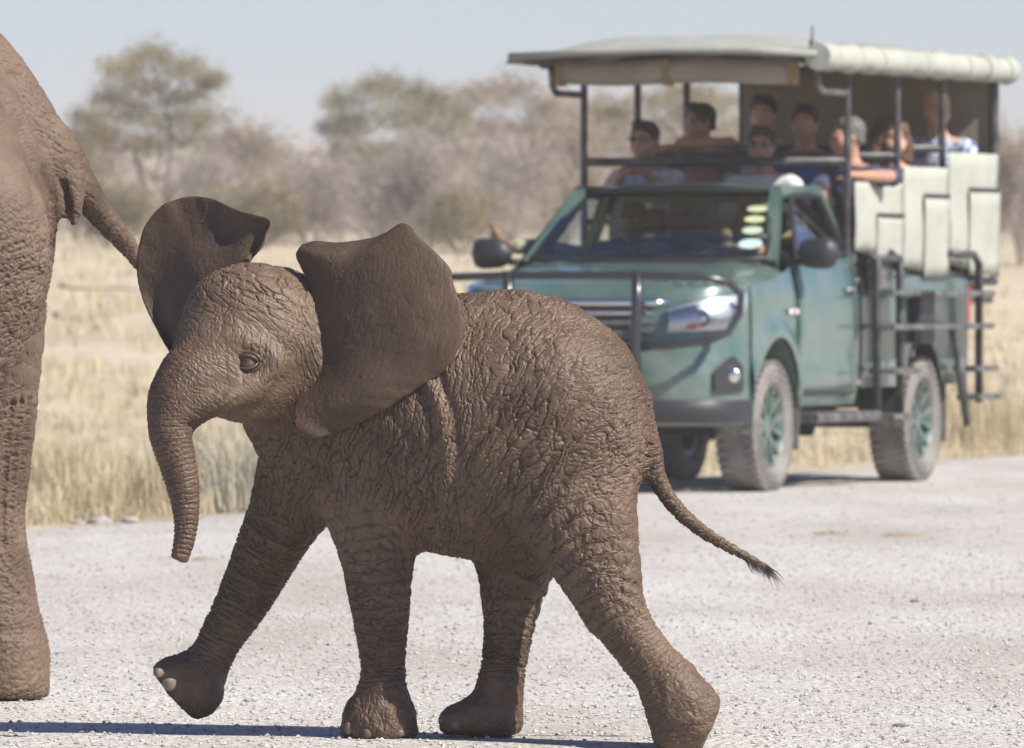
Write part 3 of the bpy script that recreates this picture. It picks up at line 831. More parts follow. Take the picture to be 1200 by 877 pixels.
# canvas side panels with pockets
PZ = ((1.44, 1.86), (1.34, 1.965), (1.36, 2.065))
for s in (1,):
    for k in range(3):
        y0, y1 = POST_Y[k] - .05 + (.04 if k == 0 else 0), POST_Y[k+1] - .06 + (.0 if k < 2 else -.06)
        z0, z1 = PZ[k]; b = MB(); G = []
        for z in np.linspace(z0, z1, 9):
            G.append([(s * (.900 + .006 * math.sin(7 * y + 4 * z) + .005 * math.sin(13 * z) + .004 * k), y, z + (-.03 * math.sin(3 * (y - y0)) if z == z0 else 0)) for y in np.linspace(y0, y1, 12)])
        b.grid(G); pn = b.build('side_panel', m_canvas, truck, smooth=True, solid=.008)
        # pocket: hangs proud of the panel with a dark mouth
        ya, yb = (y0 + .42, y1 - .02); za, zb = z0 - .07, z0 + (z1 - z0) * (.50 if k == 0 else .70 if k == 1 else .66)
        b = MB(); G = []
        for z in np.linspace(za, zb, 7):
            G.append([(s * (.909 + .004 * k + .002 * math.sin(5 * y + 3) + .010 * (z - za) / (zb - za)), y, z) for y in np.linspace(ya, yb, 8)])
        b.grid(G); b.build('pocket', m_canvas, pn, smooth=True, solid=.008)
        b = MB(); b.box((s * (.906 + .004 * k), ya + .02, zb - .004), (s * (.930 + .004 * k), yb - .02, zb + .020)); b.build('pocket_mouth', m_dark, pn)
# steps and ladders on the photo's right side ------------------------------------------------
def pipe(P, r, nm='ladder', m=m_blk, par=None):
    b = MB(); b.tube(P, r, 8); return b.build(nm, m, par or truck, smooth=True, angle=60)
X1 = .985
ld = MB()
for y in (2.02, 2.50): ld.tube([(.86, y, 1.42), (.93, y, 1.425), (X1, y, 1.38), (X1, y, .40)], .026, 8)
ld.tube([(X1, 2.02, 1.39), (X1, 2.50, 1.39)], .024, 8)
l1 = ld.build('front_ladder', m_blk, truck, smooth=True)
for z in (.42, .70, .97, 1.18):
    b = MB(); b.box((X1 - .05, 2.0, z - .018), (X1 + .12, 2.56, z + .018)); b.build('step', m_bar, l1, bevel=.006)
ld = MB()
ld.tube([(.86, 3.76, 1.42), (.93, 3.76, 1.43), (X1, 3.80, 1.42), (X1, 4.10, 1.42), (X1, 4.22, 1.36), (X1, 4.22, .48)], .026, 8)
ld.tube([(X1, 3.78, .80), (X1 + .02, 3.84, .52), (X1 + .02, 3.88, .34)], .024, 8)
ld.tube([(X1, 3.60, .97), (X1, 3.70, .84), (X1, 3.78, .66), (X1 + .02, 3.84, .40)], .02, 8)
l2 = ld.build('rear_ladder', m_blk, truck, smooth=True)
for (y0, y1, z) in ((2.90, 4.22, 1.175), (2.05, 4.22, .968), (3.80, 4.30, .70), (3.88, 4.38, .52)):
    b = MB(); b.box((X1 - .05, y0, z - .018), (X1 + .11, y1, z + .018)); b.build('step', m_bar, l2, bevel=.006)
pipe([(X1 - .02, 2.96, .97), (X1 - .04, 2.88, .78)], .014, 'brace', m_bar, l2)
b = MB(); b.box((.90, 2.98, .86), (.975, 3.30, 1.17)); b.build('jerrycan_holder', m_plastic, truck, bevel=.02)
b = MB(); b.box((.90, 2.06, 1.20), (.955, 2.46, 1.38)); b.build('ladder_plate', m_bar, truck, bevel=.01)
# antenna on the roof corner
b = MB(); b.lathe([(2.66, .022), (2.70, .022), (2.72, .010), (2.78, .008), (2.80, .004)], 10, 'z', (.86, 1.10, 0)); b.build('antenna', m_bar, truck, smooth=True)
# ------------------------------------------------------------------ elephant skin
def skin_material(name, base, dust, k=1.0, ka=1.0, rough_add=0.0, grain=0.35):
    """leathery skin: real displacement from crack networks steered by vertex attributes"""
    m = mat(name, base, 0.6, spec=0.4)
    nt = NT(m); p = nt.pos()
    big = nt.noise(p, 3.5, 5, 0.6); mid = nt.noise(p, 26.0, 5, 0.65); fin = nt.noise(p, 230.0, 2, 0.6)
    d = tuple(0.66 * x for x in base)
    c = nt.ramp(big, [(0.33, d), (0.5, base), (0.72, dust)])
    c = nt.mix(0.6, c, nt.ramp(mid, [(0.30, (0.60, 0.58, 0.56)), (0.52, (1, 1, 1)), (0.75, (1.25, 1.16, 1.06))]), 'MULTIPLY')
    c = nt.mix(nt.math('MULTIPLY', nt.at('dust'), 0.65), c, dust)
    c = nt.mix(nt.math('MULTIPLY', nt.at('w_ear'), 0.55), c, tuple(0.62 * x for x in base))
    nt.set('Base Color', c)
    nt.set('Roughness', nt.math('ADD', nt.math('MULTIPLY', mid, 0.30), nt.math('ADD', 0.38 + rough_add, nt.math('MULTIPLY', nt.at('w_ear'), 0.12))))
    wn_ = nt.new('ShaderNodeTexNoise', in_Vector=p, in_Scale=9.0 / k, in_Detail=3.0)
    wv = nt.new('ShaderNodeVectorMath', operation='MULTIPLY_ADD', in_0=wn_.outputs['Color'], in_1=(0.07 * k,) * 3, in_2=p).outputs[0]
    def dot(v, w): return nt.new('ShaderNodeVectorMath', operation='DOT_PRODUCT', in_0=v, in_1=w).outputs['Value']
    def vor(vec, seed=0.0):
        vec = nt.new('ShaderNodeVectorMath', operation='ADD', in_0=vec, in_1=(seed * 3.7, seed * 1.3, seed * 2.1)).outputs[0]
        return nt.new('ShaderNodeTexVoronoi', feature='DISTANCE_TO_EDGE', in_Vector=vec, in_Scale=1.0).outputs[0]
    def prof(dist, width, puff=0.35):
        """-1 in the crack, rising to 0 on the pad"""
        a = nt.new('ShaderNodeMapRange', interpolation_type='SMOOTHSTEP', in_0=dist, in_1=0.0, in_2=width, in_3=-0.82, in_4=0.0).outputs[0]
        b = nt.new('ShaderNodeMapRange', interpolation_type='SMOOTHSTEP', in_0=dist, in_1=0.0, in_2=puff, in_3=-0.18, in_4=0.0).outputs[0]
        return nt.math('ADD', a, b)
    def layer(deg, along, across, seed, width=.07):
        cc, ss = math.cos(math.radians(deg)), math.sin(math.radians(deg))
        v = nt.new('ShaderNodeCombineXYZ', in_0=dot(wv, (cc * along / k, 0, ss * along / k)), in_1=dot(wv, (-ss * across / k, 0, cc * across / k)), in_2=dot(wv, (0, along * 1.2 / k, 0))).outputs[0]
        return prof(vor(v, seed), width)
    terms = []
    def term(attr_, amp, h):
        terms.append(nt.math('MULTIPLY', nt.math('MULTIPLY', nt.at(attr_), amp * k * ka), h))
    term('w_b1', .0062, layer(80, 9, 46, 1)); term('w_b1', .0032, layer(98, 30, 88, 2, .10))
    term('w_b2', .0066, layer(58, 8.5, 40, 3)); term('w_b2', .0030, layer(30, 28, 72, 4, .10))
    term('w_b3', .0056, layer(24, 8.5, 50, 5)); term('w_b3', .0032, layer(6, 26, 110, 6, .12))
    term('w_crown', .0072, layer(-26, 10, 44, 7)); term('w_crown', .0013, layer(30, 50, 70, 8, .12))
    term('w_rear', .0075, layer(104, 6, 60, 9, .09))
    term('w_head', .0015, layer(-38, 15, 72, 10, .09))
    term('w_front', .0030, layer(-30, 13, 78, 11, .12))
    term('w_ear', .0011, layer(60, 20, 60, 12, .08))
    lq = nt.new('ShaderNodeAttribute', attribute_name='lq').outputs['Vector']
    def limb(sa, qa, seed, width):
        v = nt.new('ShaderNodeVectorMath', operation='MULTIPLY', in_0=lq, in_1=(sa / k, qa / k, qa / k)).outputs[0]
        wob = nt.new('ShaderNodeVectorMath', operation='MULTIPLY_ADD', in_0=wn_.outputs['Color'], in_1=(3.2, 1.2, 1.2), in_2=v).outputs[0]
        return prof(vor(wob, seed), width)
    term('w_leg', .0046, limb(92, 9, 14, .10)); term('w_leg', .0026, limb(150, 30, 15, .14))
    term('w_hind', .0026, limb(48, 11, 16, .07))
    ls = nt.new('ShaderNodeSeparateXYZ', in_0=lq).outputs[0]
    ph = nt.math('ADD', nt.math('MULTIPLY', ls, 70 / k), nt.math('MULTIPLY', wn_.outputs['Fac'], 2.4))
    tri = nt.math('PINGPONG', ph, 0.5)
    term('w_trk', .0042, prof(tri, .20, .5)); term('w_front', .0028, limb(26, 110, 17, .12)); term('w_trk', .0016, limb(110, 50, 18, .12))
    term('w_ank', .0050, prof(tri, .22, .5))
    fine = prof(nt.new('ShaderNodeTexVoronoi', feature='DISTANCE_TO_EDGE', in_Vector=wv, in_Scale=120.0 / k).outputs[0], .12)
    terms.append(nt.math('MULTIPLY', fine, .0007 * k))
    terms.append(nt.math('MULTIPLY', nt.math('SUBTRACT', mid, .5), .0030 * k))
    tot = terms[0]
    for t in terms[1:]: tot = nt.math('ADD', tot, t)
    dn = nt.new('ShaderNodeDisplacement', in_Height=tot, in_Midlevel=0.0, in_Scale=1.0)
    nt.l.new(dn.outputs[0], nt.n['Material Output'].inputs['Displacement'])
    m.displacement_method = 'DISPLACEMENT'
    nt.set('Normal', nt.bump(fin, grain, 0.0012 * k))
    return m
SKIN_ATTRS = ['dust', 'w_b1', 'w_b2', 'w_b3', 'w_crown', 'w_rear', 'w_head', 'w_front', 'w_ear', 'w_leg', 'w_hind', 'w_trk', 'w_ank']
m_skin = skin_material('calf_skin', (0.093, 0.055, 0.032), (0.160, 0.106, 0.069))
m_skin2 = skin_material('cow_skin', (0.108, 0.067, 0.043), (0.188, 0.131, 0.092), 1.05, 1.0, 0.10, 0.9)
m_nail = mat('toenail', (0.17, 0.13, 0.105), 0.55)
m_white = mat('eye_white', (0.16, 0.09, 0.055), 0.12, coat=.5)
m_iris = mat('iris', (0.10, 0.045, 0.018), 0.10, coat=.6)
m_lid = mat('eyelid_skin', (0.085, 0.053, 0.035), 0.45)
m_eye = mat('eye', (0.035, 0.018, 0.010), 0.08, coat=0.6)
m_hair = mat('tail_hair', (0.05, 0.036, 0.027), 0.6)

def P3(rows, D0):
    """rows px py w r [rw]: photo pixels + depth offset from D0 (m); radii in pixels, rw depth radius in pixels"""
    out = []
    for r in rows:
        D = D0 + r[2]; rr = r[3] * D / F; rw = (r[4] if len(r) > 4 else r[3]) * D / F
        out.append([*W(r[0], r[1], D), rr, rw])
    return out

def plane(px, py, w, D0, nx, ny, k=0.012):
    """cut plane; (nx, ny) pixel-space normal pointing to what is removed"""
    n = np.array([nx, 0.0, -ny]); n /= np.linalg.norm(n)
    return (W(px, py, D0 + w), n, k)

def gauss_line(V, pts, width):
    """distance of the vertices (photo pixel space) to a polyline"""
    d = np.full(len(V), 1e9)
    for a, b in zip(pts[:-1], pts[1:]):
        a = np.array(a, float); b = np.array(b, float); ab = b - a
        t = np.clip(((V - a) @ ab) / (ab @ ab), 0, 1)
        d = np.minimum(d, np.linalg.norm(V - a - t[:, None] * ab, axis=1))
    return np.exp(-(d / width) ** 2)

def to_px(V):
    D = V[:, 1]
    return np.stack([600 + V[:, 0] * F / D, HZ - (V[:, 2] - CAMH) * F / D], 1)

def limb_coords(tube, P):
    """(s along the limb, two perpendicular coordinates)"""
    d, s = tube.d(P.astype(np.float32), True)
    c = np.stack([np.interp(s, tube.s, tube.R[:, i]) for i in range(3)], 1)
    q = P - c
    return d, s, q

# ------------------------------------------------------------------ the calf
D0 = 25.72
def T(rows, **kw): return Tube(P3(rows, D0), **kw)
t_body = T([(405, 468, .12, 108, 98), (450, 488, .10, 138, 112), (505, 497, .05, 146, 117), (555, 503, -.01, 153, 120), (602, 503, -.05, 157, 120)])
t_spine = T([(470, 372, .08, 22), (540, 366, .02, 19), (600, 362, -.04, 18), (660, 378, -.09, 20), (705, 412, -.13, 22), (742, 470, -.16, 22)])
t_rump = T([(655, 470, -.16, 84, 74), (684, 520, -.19, 73, 66)])
t_nhind = T([(664, 515, -.20, 84, 55), (672, 585, -.24, 76, 52), (694, 645, -.26, 57, 45), (721, 715, -.28, 38, 37), (752, 762, -.29, 32, 33), (783, 800, -.30, 34, 35)])
t_nhfoot = T([(786, 806, -.30, 36, 38), (803, 838, -.31, 46, 46)], cut=[plane(845, 826, -.3, D0, .91, .40)])
t_nhtoe = T([(795, 835, -.31, 30, 38), (793, 860, -.31, 26, 36)], cut=[plane(845, 826, -.3, D0, .91, .40)])
t_nfore = T([(428, 500, -.04, 88, 52), (436, 575, -.03, 66, 50), (441, 640, -.01, 47, 45), (445, 700, 0, 37.5, 38), (448, 760, 0, 29.5, 32), (450, 806, 0, 25, 29)])
t_nffoot = T([(450, 806, 0, 26, 30), (447, 832, 0, 38, 40), (446, 850, 0, 46, 44)], cut=[plane(446, 865, 0, D0, 0.03, 1)])
t_nftoe = T([(430, 845, -.01, 30, 36), (422, 853, -.01, 24, 34)], cut=[plane(446, 865, 0, D0, 0.03, 1)])
t_ffore = T([(368, 545, .22, 66, 52), (333, 606, .26, 46, 46), (288, 698, .30, 33.5, 36), (258, 750, .31, 27, 31), (243, 778, .31, 25, 30)])
t_fffoot = T([(243, 778, .31, 26, 30), (228, 806, .30, 36, 38)], cut=[plane(195, 813, .3, D0, -.68, .73)])
t_fftoe = T([(228, 785, .30, 24, 34), (203, 788, .29, 20, 30), (192, 787, .29, 14, 28)], cut=[plane(195, 813, .3, D0, -.68, .73)])
t_fhind = T([(620, 600, .06, 76, 56), (604, 660, .06, 48, 46), (598, 722, .05, 33, 37), (592, 768, .04, 28.5, 32), (588, 800, .03, 27, 31)])
t_fhfoot = T([(587, 800, .03, 27, 31), (580, 845, .03, 34, 38)], cut=[plane(560, 862.5, .03, D0, 0, 1)])
t_fhtoe = T([(575, 838, .02, 28, 36), (548, 842, .01, 24, 34), (532, 846, .01, 19, 30)], cut=[plane(560, 862.5, .03, D0, 0, 1)])
t_neck = T([(435, 450, .10, 104, 92), (380, 428, .07, 88, 80), (330, 408, .04, 80, 74)])
t_brisket = T([(372, 545, .14, 52, 60), (340, 512, .10, 42, 52), (322, 470, .07, 44, 50)])
t_cran = T([(316, 388, .03, 76, 72), (296, 385, -.01, 78, 70)])
t_fore = T([(276, 382, -.03, 62, 56), (258, 405, -.07, 52, 48)])
t_face = T([(262, 418, -.09, 53, 48), (238, 440, -.13, 46, 42), (212, 468, -.16, 37, 35)])
t_cheek = T([(322, 418, -.02, 60, 62), (306, 436, -.05, 56, 56), (280, 448, -.10, 45, 46)])
t_brow = T([(262, 402, -.145, 16), (285, 401, -.165, 14), (308, 412, -.165, 13)])
t_cbone = T([(276, 447, -.165, 14), (300, 447, -.175, 13), (322, 428, -.165, 14)])
t_lip = T([(212, 478, -.17, 25, 28), (240, 474, -.185, 19, 22), (268, 466, -.19, 17, 19), (292, 456, -.17, 18)])
t_chin = T([(272, 476, -.12, 17, 24), (296, 484, -.10, 13, 20), (318, 474, -.06, 22, 26)])
t_trunk = T([(224, 450, -.14, 42, 40), (203, 480, -.17, 30, 31), (199, 505, -.185, 26, 27), (206, 535, -.195, 23.5, 24), (214, 568, -.205, 20.5, 21), (218, 600, -.21, 16.5, 17), (216.5, 630, -.215, 13.5, 14), (211, 652, -.22, 12, 12.5)],
            cut=[plane(209, 659, -.22, D0, -.25, .97, .008)])
t_tail = T([(748, 500, -.16, 20, 18), (764, 530, -.17, 14, 14), (768, 556, -.17, 13), (786, 588, -.17, 11), (812, 614, -.17, 9.8), (842, 635, -.17, 8.4), (872, 651, -.17, 7.0), (895, 664, -.17, 5.2)])
t_tbag = T([(750, 530, -.17, 14), (760, 556, -.17, 9)])
parts = [(t_body, .0), (t_spine, .06), (t_rump, .08), (t_neck, .10), (t_brisket, .06), (t_nhind, .055), (t_nhfoot, .03), (t_nhtoe, .03),
         (t_nfore, .045), (t_nffoot, .025), (t_nftoe, .02), (t_ffore, .05), (t_fffoot, .025), (t_fftoe, .02), (t_fhind, .05), (t_fhfoot, .025), (t_fhtoe, .02),
         (t_cran, .06), (t_fore, .05), (t_cheek, .04), (t_face, .04), (t_lip, .02), (t_chin, .025), (t_trunk, .03), (t_brow, .025), (t_cbone, .03), (t_tail, .03), (t_tbag, .02)]
V, Q = sdf_mesh(parts, 0.0092, carve=[(T([(291, 424, -.205, 9, 9)]), .02)])
V = smooth_v(V, Q, 2)
N = vnormals(V, Q); PX = to_px(V); near = np.clip(-N[:, 1] * 2 + 0.3, 0, 1)

# where which kind of wrinkle runs -------------------------------------------
def wgt(d, k=0.02): return np.exp(-np.maximum(d, 0) / k)
disp = np.zeros(len(V)); Vf = V.astype(np.float32)
A_ = {}
dtr, str_, qtr = limb_coords(t_trunk, Vf); dface = t_face.d(Vf); dcr = np.minimum(t_cran.d(Vf), t_fore.d(Vf)); dchk = t_cheek.d(Vf)
wtr = wgt(dtr, .014) * np.clip((str_ - .0) / .05, 0.35, 1)
A_['w_trk'] = wtr
lq = np.stack([str_, qtr[:, 0], qtr[:, 1]], 1); lbest = dtr.copy()
wleg = np.zeros(len(V)); whind = np.zeros(len(V)); wank = np.zeros(len(V))
for tb, hind, amp in ((t_nfore, 0, 1), (t_ffore, 0, 1), (t_nhind, 1, 1), (t_fhind, 1, 1), (t_tail, 0, .5)):
    d, s_, q = limb_coords(tb, Vf)
    if tb is not t_tail: d = np.where(q[:, 1] * 0 == 0, d, d)
    m_ = d < lbest; lbest = np.where(m_, d, lbest)
    lq[m_] = np.stack([s_ + .37 * (1 + amp), q[:, 0], q[:, 1]], 1)[m_]
    w = wgt(d, .015) * np.clip((s_ - .10) / .12, 0, 1) * amp
    wleg = np.where(m_, w, wleg); whind = np.where(m_, w * hind, whind)
    if amp == 1: wank = np.where(m_, w * np.exp(-((s_ - tb.s[-1] * .97) / .06) ** 2), wank)
A_['w_leg'] = wleg * (1 - wtr); A_['w_hind'] = whind * (1 - wtr); A_['w_ank'] = wank
def band(x0, x1, f): return np.clip((PX[:, 0] - x0) / f + .5, 0, 1) * np.clip((x1 - PX[:, 0]) / f + .5, 0, 1)
headw = np.exp(-np.maximum(np.minimum.reduce([dcr, dface, dchk, t_chin.d(Vf), t_lip.d(Vf)]), 0) / .02) * np.clip((395 - PX[:, 0]) / 30, 0, 1) * np.clip((530 - PX[:, 1]) / 20, 0, 1)
wb = np.clip(1 - np.maximum(wtr, wleg), 0, 1) * (1 - headw)
A_['w_b1'] = wb * band(200, 560, 70); A_['w_b2'] = wb * band(560, 668, 80); A_['w_b3'] = wb * band(668, 900, 80)
crown = headw * np.clip((400 - PX[:, 1]) / 55, 0, 1); A_['w_crown'] = crown
A_['w_rear'] = headw * np.clip((PX[:, 0] - 335) / 25, 0, 1)
A_['w_head'] = headw * (1 - wtr)
A_['w_front'] = headw * np.clip((270 - PX[:, 0]) / 40, 0, 1) * (1 - wtr) * np.clip((PX[:, 1] - 380) / 40, 0, 1)
upper = np.clip((520 - PX[:, 1]) / 120, 0, 1)
lowk = np.interp(PX[:, 1], [380, 480, 560, 700], [.80, 1.0, 1.35, 1.4]) * np.clip((800 - PX[:, 1]) / 30, .38, 1)
A_['w_head'] = np.maximum(A_['w_head'], .9 * np.clip((PX[:, 1] - 770) / 30, 0, 1))
for a_ in ('w_b1', 'w_b2', 'w_b3'): A_[a_] = A_[a_] * lowk
A_['w_leg'] = A_['w_leg'] * np.interp(PX[:, 0], [640, 720], [1.3, 1.05]) * np.clip((835 - PX[:, 1]) / 30, .25, 1)
disp += wb * upper * (fbm(np.stack([V[:, 0] * 24, V[:, 1] * 24, V[:, 2] * 12], 1), 61, 3) * .0075)
disp += crown * fbm(V * 22, 73, 3) * .006
disp += np.clip((PX[:, 1] - 775) / 25, 0, 1) * fbm(V * 20, 74, 3) * .011
# folds traced in the photograph (near side only)
def fold(pts, wpx, depth, ridge=0.0, off=(0, 0)):
    global disp
    g = gauss_line(PX, pts, wpx); disp -= near * g * depth
    if ridge:
        g2 = gauss_line(PX, [(a + off[0], b + off[1]) for a, b in pts], wpx * 1.25); disp += near * g2 * ridge
RG = [(500, 440), (516, 480), (523, 530), (521, 590), (510, 638)]
fold(RG, 7, -.011)
fold([(x - 13, y) for x, y in RG], 5.5, .010); fold([(x + 14, y - 2) for x, y in RG], 5, .008)
fold([(455, 480), (478, 508), (488, 545), (492, 590)], 5, .005)
fold([(420, 492), (450, 512), (468, 545)], 4.5, .004)
fold([(470, 612), (474, 645), (482, 690)], 3.0, .007, .004, (6, 0))
fold([(462, 618), (466, 650), (470, 680)], 2.2, .004)
fold([(392, 592), (420, 606), (452, 604)], 3, .003)
for k, (a, b, c) in enumerate([((705, 478), (652, 528), (588, 640)), ((715, 500), (668, 550), (612, 640)), ((690, 460), (636, 506), (566, 600)), ((722, 528), (680, 580), (640, 650)), ((655, 462), (606, 500), (552, 590)), ((628, 440), (590, 480), (545, 540))]):
    fold([a, b, c], 5.0, .0062 - .0004 * k, .003, (7, 6))
fold([(728, 694), (742, 700), (758, 712)], 2.6, .006, .004, (-2, 8))
fold([(722, 678), (738, 684), (752, 690)], 2.4, .004)
fold([(700, 660), (728, 662), (750, 664)], 2.4, .004)
fold([(598, 668), (648, 700), (700, 742)], 7, -.010)
for r, dp in ((11, .0050), (16, .0036), (22, .0026)):
    a0 = np.linspace(0.2, 2 * math.pi - .3, 22)
    fold([(291 + r * 1.25 * math.cos(a), 424 + r * .85 * math.sin(a)) for a in a0], 1.7, dp)
for k in range(5):
    fold([(262 + 6 * k, 462 - 2 * k), (270 + 9 * k, 448 - 3 * k), (276 + 12 * k, 440 - 4 * k)][::-1], 1.6, .0020)
fold([(224, 499), (250, 494), (288, 490)], 3.0, .012)
fold([(236, 486), (252, 474), (262, 462)], 2.5, .005)
fold([(244, 490), (262, 480), (276, 470)], 2.2, .004)
V = V + N * disp[:, None]
dust_a = np.clip(fbm(Vf * 5, 81, 3) * 1.2 + .15 + .35 * np.clip(N[:, 2], 0, 1), 0, 1)

# ears: ruled between root and rim --------------------------------------------
def ear(root, rim, bulge, seed, nu=44, nv=64, thick=(.022, .008), roll=0.0, M=None):
    """root / rim: photo points with depth, top to bottom"""
    R0 = resample(root, 12); R1 = resample(rim, 12)
    def even(C, n):
        s = np.concatenate([[0], np.cumsum(np.linalg.norm(np.diff(C[:, :2], axis=0), axis=1))]); s /= s[-1]
        t = np.linspace(0, 1, n); return np.stack([np.interp(t, s, C[:, i]) for i in range(3)], 1)
    A = even(R0, nv); B = even(R1, nv)
    u = np.linspace(0, 1, nu)[:, None, None]
    G = A[None] * (1 - u) + B[None] * u
    uu = u[..., 0]; vv = np.linspace(0, 1, nv)[None, :]
    G[..., 2] += bulge(uu, vv)
    D = D0 + G[..., 2]
    Pw = np.stack([(G[..., 0] - 600) * D / F, D, CAMH - (G[..., 1] - HZ) * D / F], -1)
    flat = Pw.reshape(-1, 3)
    idx = np.arange(nu * nv).reshape(nu, nv)
    q = np.stack([idx[:-1, :-1], idx[1:, :-1], idx[1:, 1:], idx[:-1, 1:]], -1).reshape(-1, 4)
    n = vnormals(flat, q)
    # ripples radiating to the rim, fine skin
    rip = ((np.sin(vv * 46 + 3.0 * np.sin(vv * 9 + seed) + 2 * uu) + .6 * np.sin(vv * 83 + 2 * np.sin(vv * 17))) * np.clip((uu - .50) / .5, 0, 1) ** 1.4 * .0038 * (.5 + .5 * np.sin(vv * 5 + seed)) ).ravel()
    fine = fbm(flat * 8, seed + 2, 2) * .008
    flat = flat + n * (rip + fine)[:, None]
    th = (thick[0] + (thick[1] - thick[0]) * np.clip(uu / .6, 0, 1) + 0 * vv)
    edge = np.minimum(np.minimum(vv, 1 - vv) / .03, (1 - uu) / .03); th = th * np.sqrt(np.clip(edge, 0.02, 1))
    Fv = flat + n * th.ravel()[:, None] / 2; Bv = flat - n * th.ravel()[:, None] / 2
    off = nu * nv
    fs = [q, q[:, ::-1] + off]
    bd = np.concatenate([idx[:, 0], idx[-1, 1:], idx[-2::-1, -1], idx[0, -2:0:-1]])
    nx = np.roll(bd, -1); fs.append(np.stack([bd, bd + off, nx + off, nx], 1))
    return np.concatenate([Fv, Bv]), np.concatenate(fs)

near_root = [(347, 296, -.02), (358, 318, -.03), (370, 350, -.065), (368, 395, -.082), (359, 440, -.088), (350, 478, -.125), (349, 508, -.16)]
near_rim = [(353, 285, -.005), (372, 283, -.03), (400, 285, -.05), (440, 277, -.085), (462, 267, -.115), (475, 261, -.135), (490, 277, -.175), (511, 296, -.21), (529, 316, -.225), (531, 331, -.23), (540, 355, -.24), (543.5, 376, -.245), (541, 400, -.25), (525, 430, -.25), (503, 447, -.245), (478, 463, -.235), (440, 486, -.215), (400, 505, -.185), (372, 514, -.19), (353, 513, -.175)]
V1, Q1 = ear(near_root, near_rim, lambda u, v: -.055 * np.sin(np.pi * u) * np.sin(np.pi * np.clip(v, 0, 1)) - .035 * np.exp(-((v - .10) / .10) ** 2) * np.sin(np.pi * u) + 0.02 * np.sin(6 * v + 1) * u, 91)
far_root = [(292, 304, .03), (280, 316, .06), (262, 335, .08), (248, 352, .09), (236, 372, .10), (225, 395, .10), (214, 412, .09)]
far_rim = [(300, 298, .05), (312, 280, .09), (316, 263, .14), (312, 256, .17), (298, 252, .20), (280, 247, .24), (262, 238, .27), (240, 231, .30), (215, 231, .33), (190, 241, .35), (172, 261, .36), (163, 285, .36), (160, 310, .35), (163, 338, .33), (173, 366, .29), (186, 391, .24), (199, 413, .18), (208, 420, .13)]
V2, Q2 = ear(far_root, far_rim, lambda u, v: .05 * np.sin(np.pi * u) - .05 * np.exp(-((v - .17) / .09) ** 2) * u, 95)
nb = len(V); allV = np.concatenate([V, V1, V2]); 
ori = np.array([W(470, 865, D0)[0], D0, 0.0])
me = np_mesh('calf_body', allV - ori, [Q, Q1 + nb, Q2 + nb + len(V1)])
ne = len(V1) + len(V2)
A_['dust'] = dust_a; A_['w_ear'] = np.zeros(nb)
for a_ in SKIN_ATTRS:
    ex = np.clip(fbm(np.concatenate([V1, V2]) * 6, 82, 3) * .5, 0, 1) if a_ == 'dust' else np.full(ne, 1.0 if a_ == 'w_ear' else 0.0)
    attr(me, a_, np.concatenate([A_[a_], ex]))
va = me.attributes.new('lq', 'FLOAT_VECTOR', 'POINT'); va.data.foreach_set('vector', np.concatenate([lq, np.zeros((ne, 3))]).astype(np.float32).ravel())
calf = empty('elephant_calf', ori, 0, 'brown elephant calf striding across the gravel with ears spread wide', 'elephant')
ob = link('body', me, m_skin, calf)
def refine(me, lim):
    """one extra cut on the side that faces the road"""
    bm = bmesh.new(); bm.from_mesh(me); bm.normal_update()
    es = list({e for f in bm.faces if f.normal.y < lim for e in f.edges})
    bmesh.ops.subdivide_edges(bm, edges=es, cuts=1, use_grid_fill=True)
    bm.to_mesh(me); bm.free(); me.update()
refine(me, .20)
md = ob.modifiers.new('sub', 'SUBSURF'); md.levels = 0; md.render_levels = 1

def surf_depth(px, py, prims, w0=-.6, w1=.2):
    """first hit of the ray through a pixel with the body"""
    ws = np.arange(w0, w1, .002); P = np.array([W(px, py, D0 + w) for w in ws], np.float32)
    d = np.min([p.d(P) for p, k in prims], 0); k = np.argmax(d < 0)
    return ws[k] if (d < 0).any() else 0
# eye with lids
HEADP = [(t_cheek, 0), (t_face, 0), (t_cran, 0), (t_fore, 0), (t_brow, 0), (t_cbone, 0)]
we = surf_depth(291, 424, HEADP)
c = W(291, 424.5, D0 + we + .004) - ori; b = MB(); RE_ = .0235
ec = Vector(c); axis = Vector((-.35, -1, .05)).normalized(); eu = axis.cross(Vector((0, 0, 1))).normalized(); ev = eu.cross(axis)
def ball(rad, a0, a1, off):
    b = MB(); b.grid([[tuple(ec + axis * (off + rad * math.cos(a)) + (eu * math.cos(t) + ev * math.sin(t)) * rad * math.sin(a)) for t in np.linspace(0, 2 * math.pi, 24, endpoint=False)] for a in np.linspace(a0, a1, 10)], close_v=True)
    return b
eye = ball(RE_, .01, math.pi - .01, 0).build('eye', m_white, calf, smooth=True)
ball(RE_, .01, .62, .0008).build('iris', m_iris, eye, smooth=True)
ball(RE_, .01, .26, .0014).build('pupil', m_eye, eye, smooth=True)
for s in (1, -1):
    for (rx, rz, rad, pro) in ((.0300, .0175, .0040, .0175), (.038, .0255, .0042, .006)):
        b = MB(); pts = []; rr = []
        for t in np.linspace(0, math.pi, 17):
            rz_ = rz if s > 0 else rz * 1.08
            pts.append(ec + eu * (-rx * math.cos(t)) + ev * (s * rz_ * math.sin(t)) + axis * (pro * math.sin(t) ** .8 + .002)); rr.append(.0016 + rad * math.sin(t) ** .7)
        b.tube(pts, rr, 8); b.build('eyelid', m_lid, calf, smooth=True)
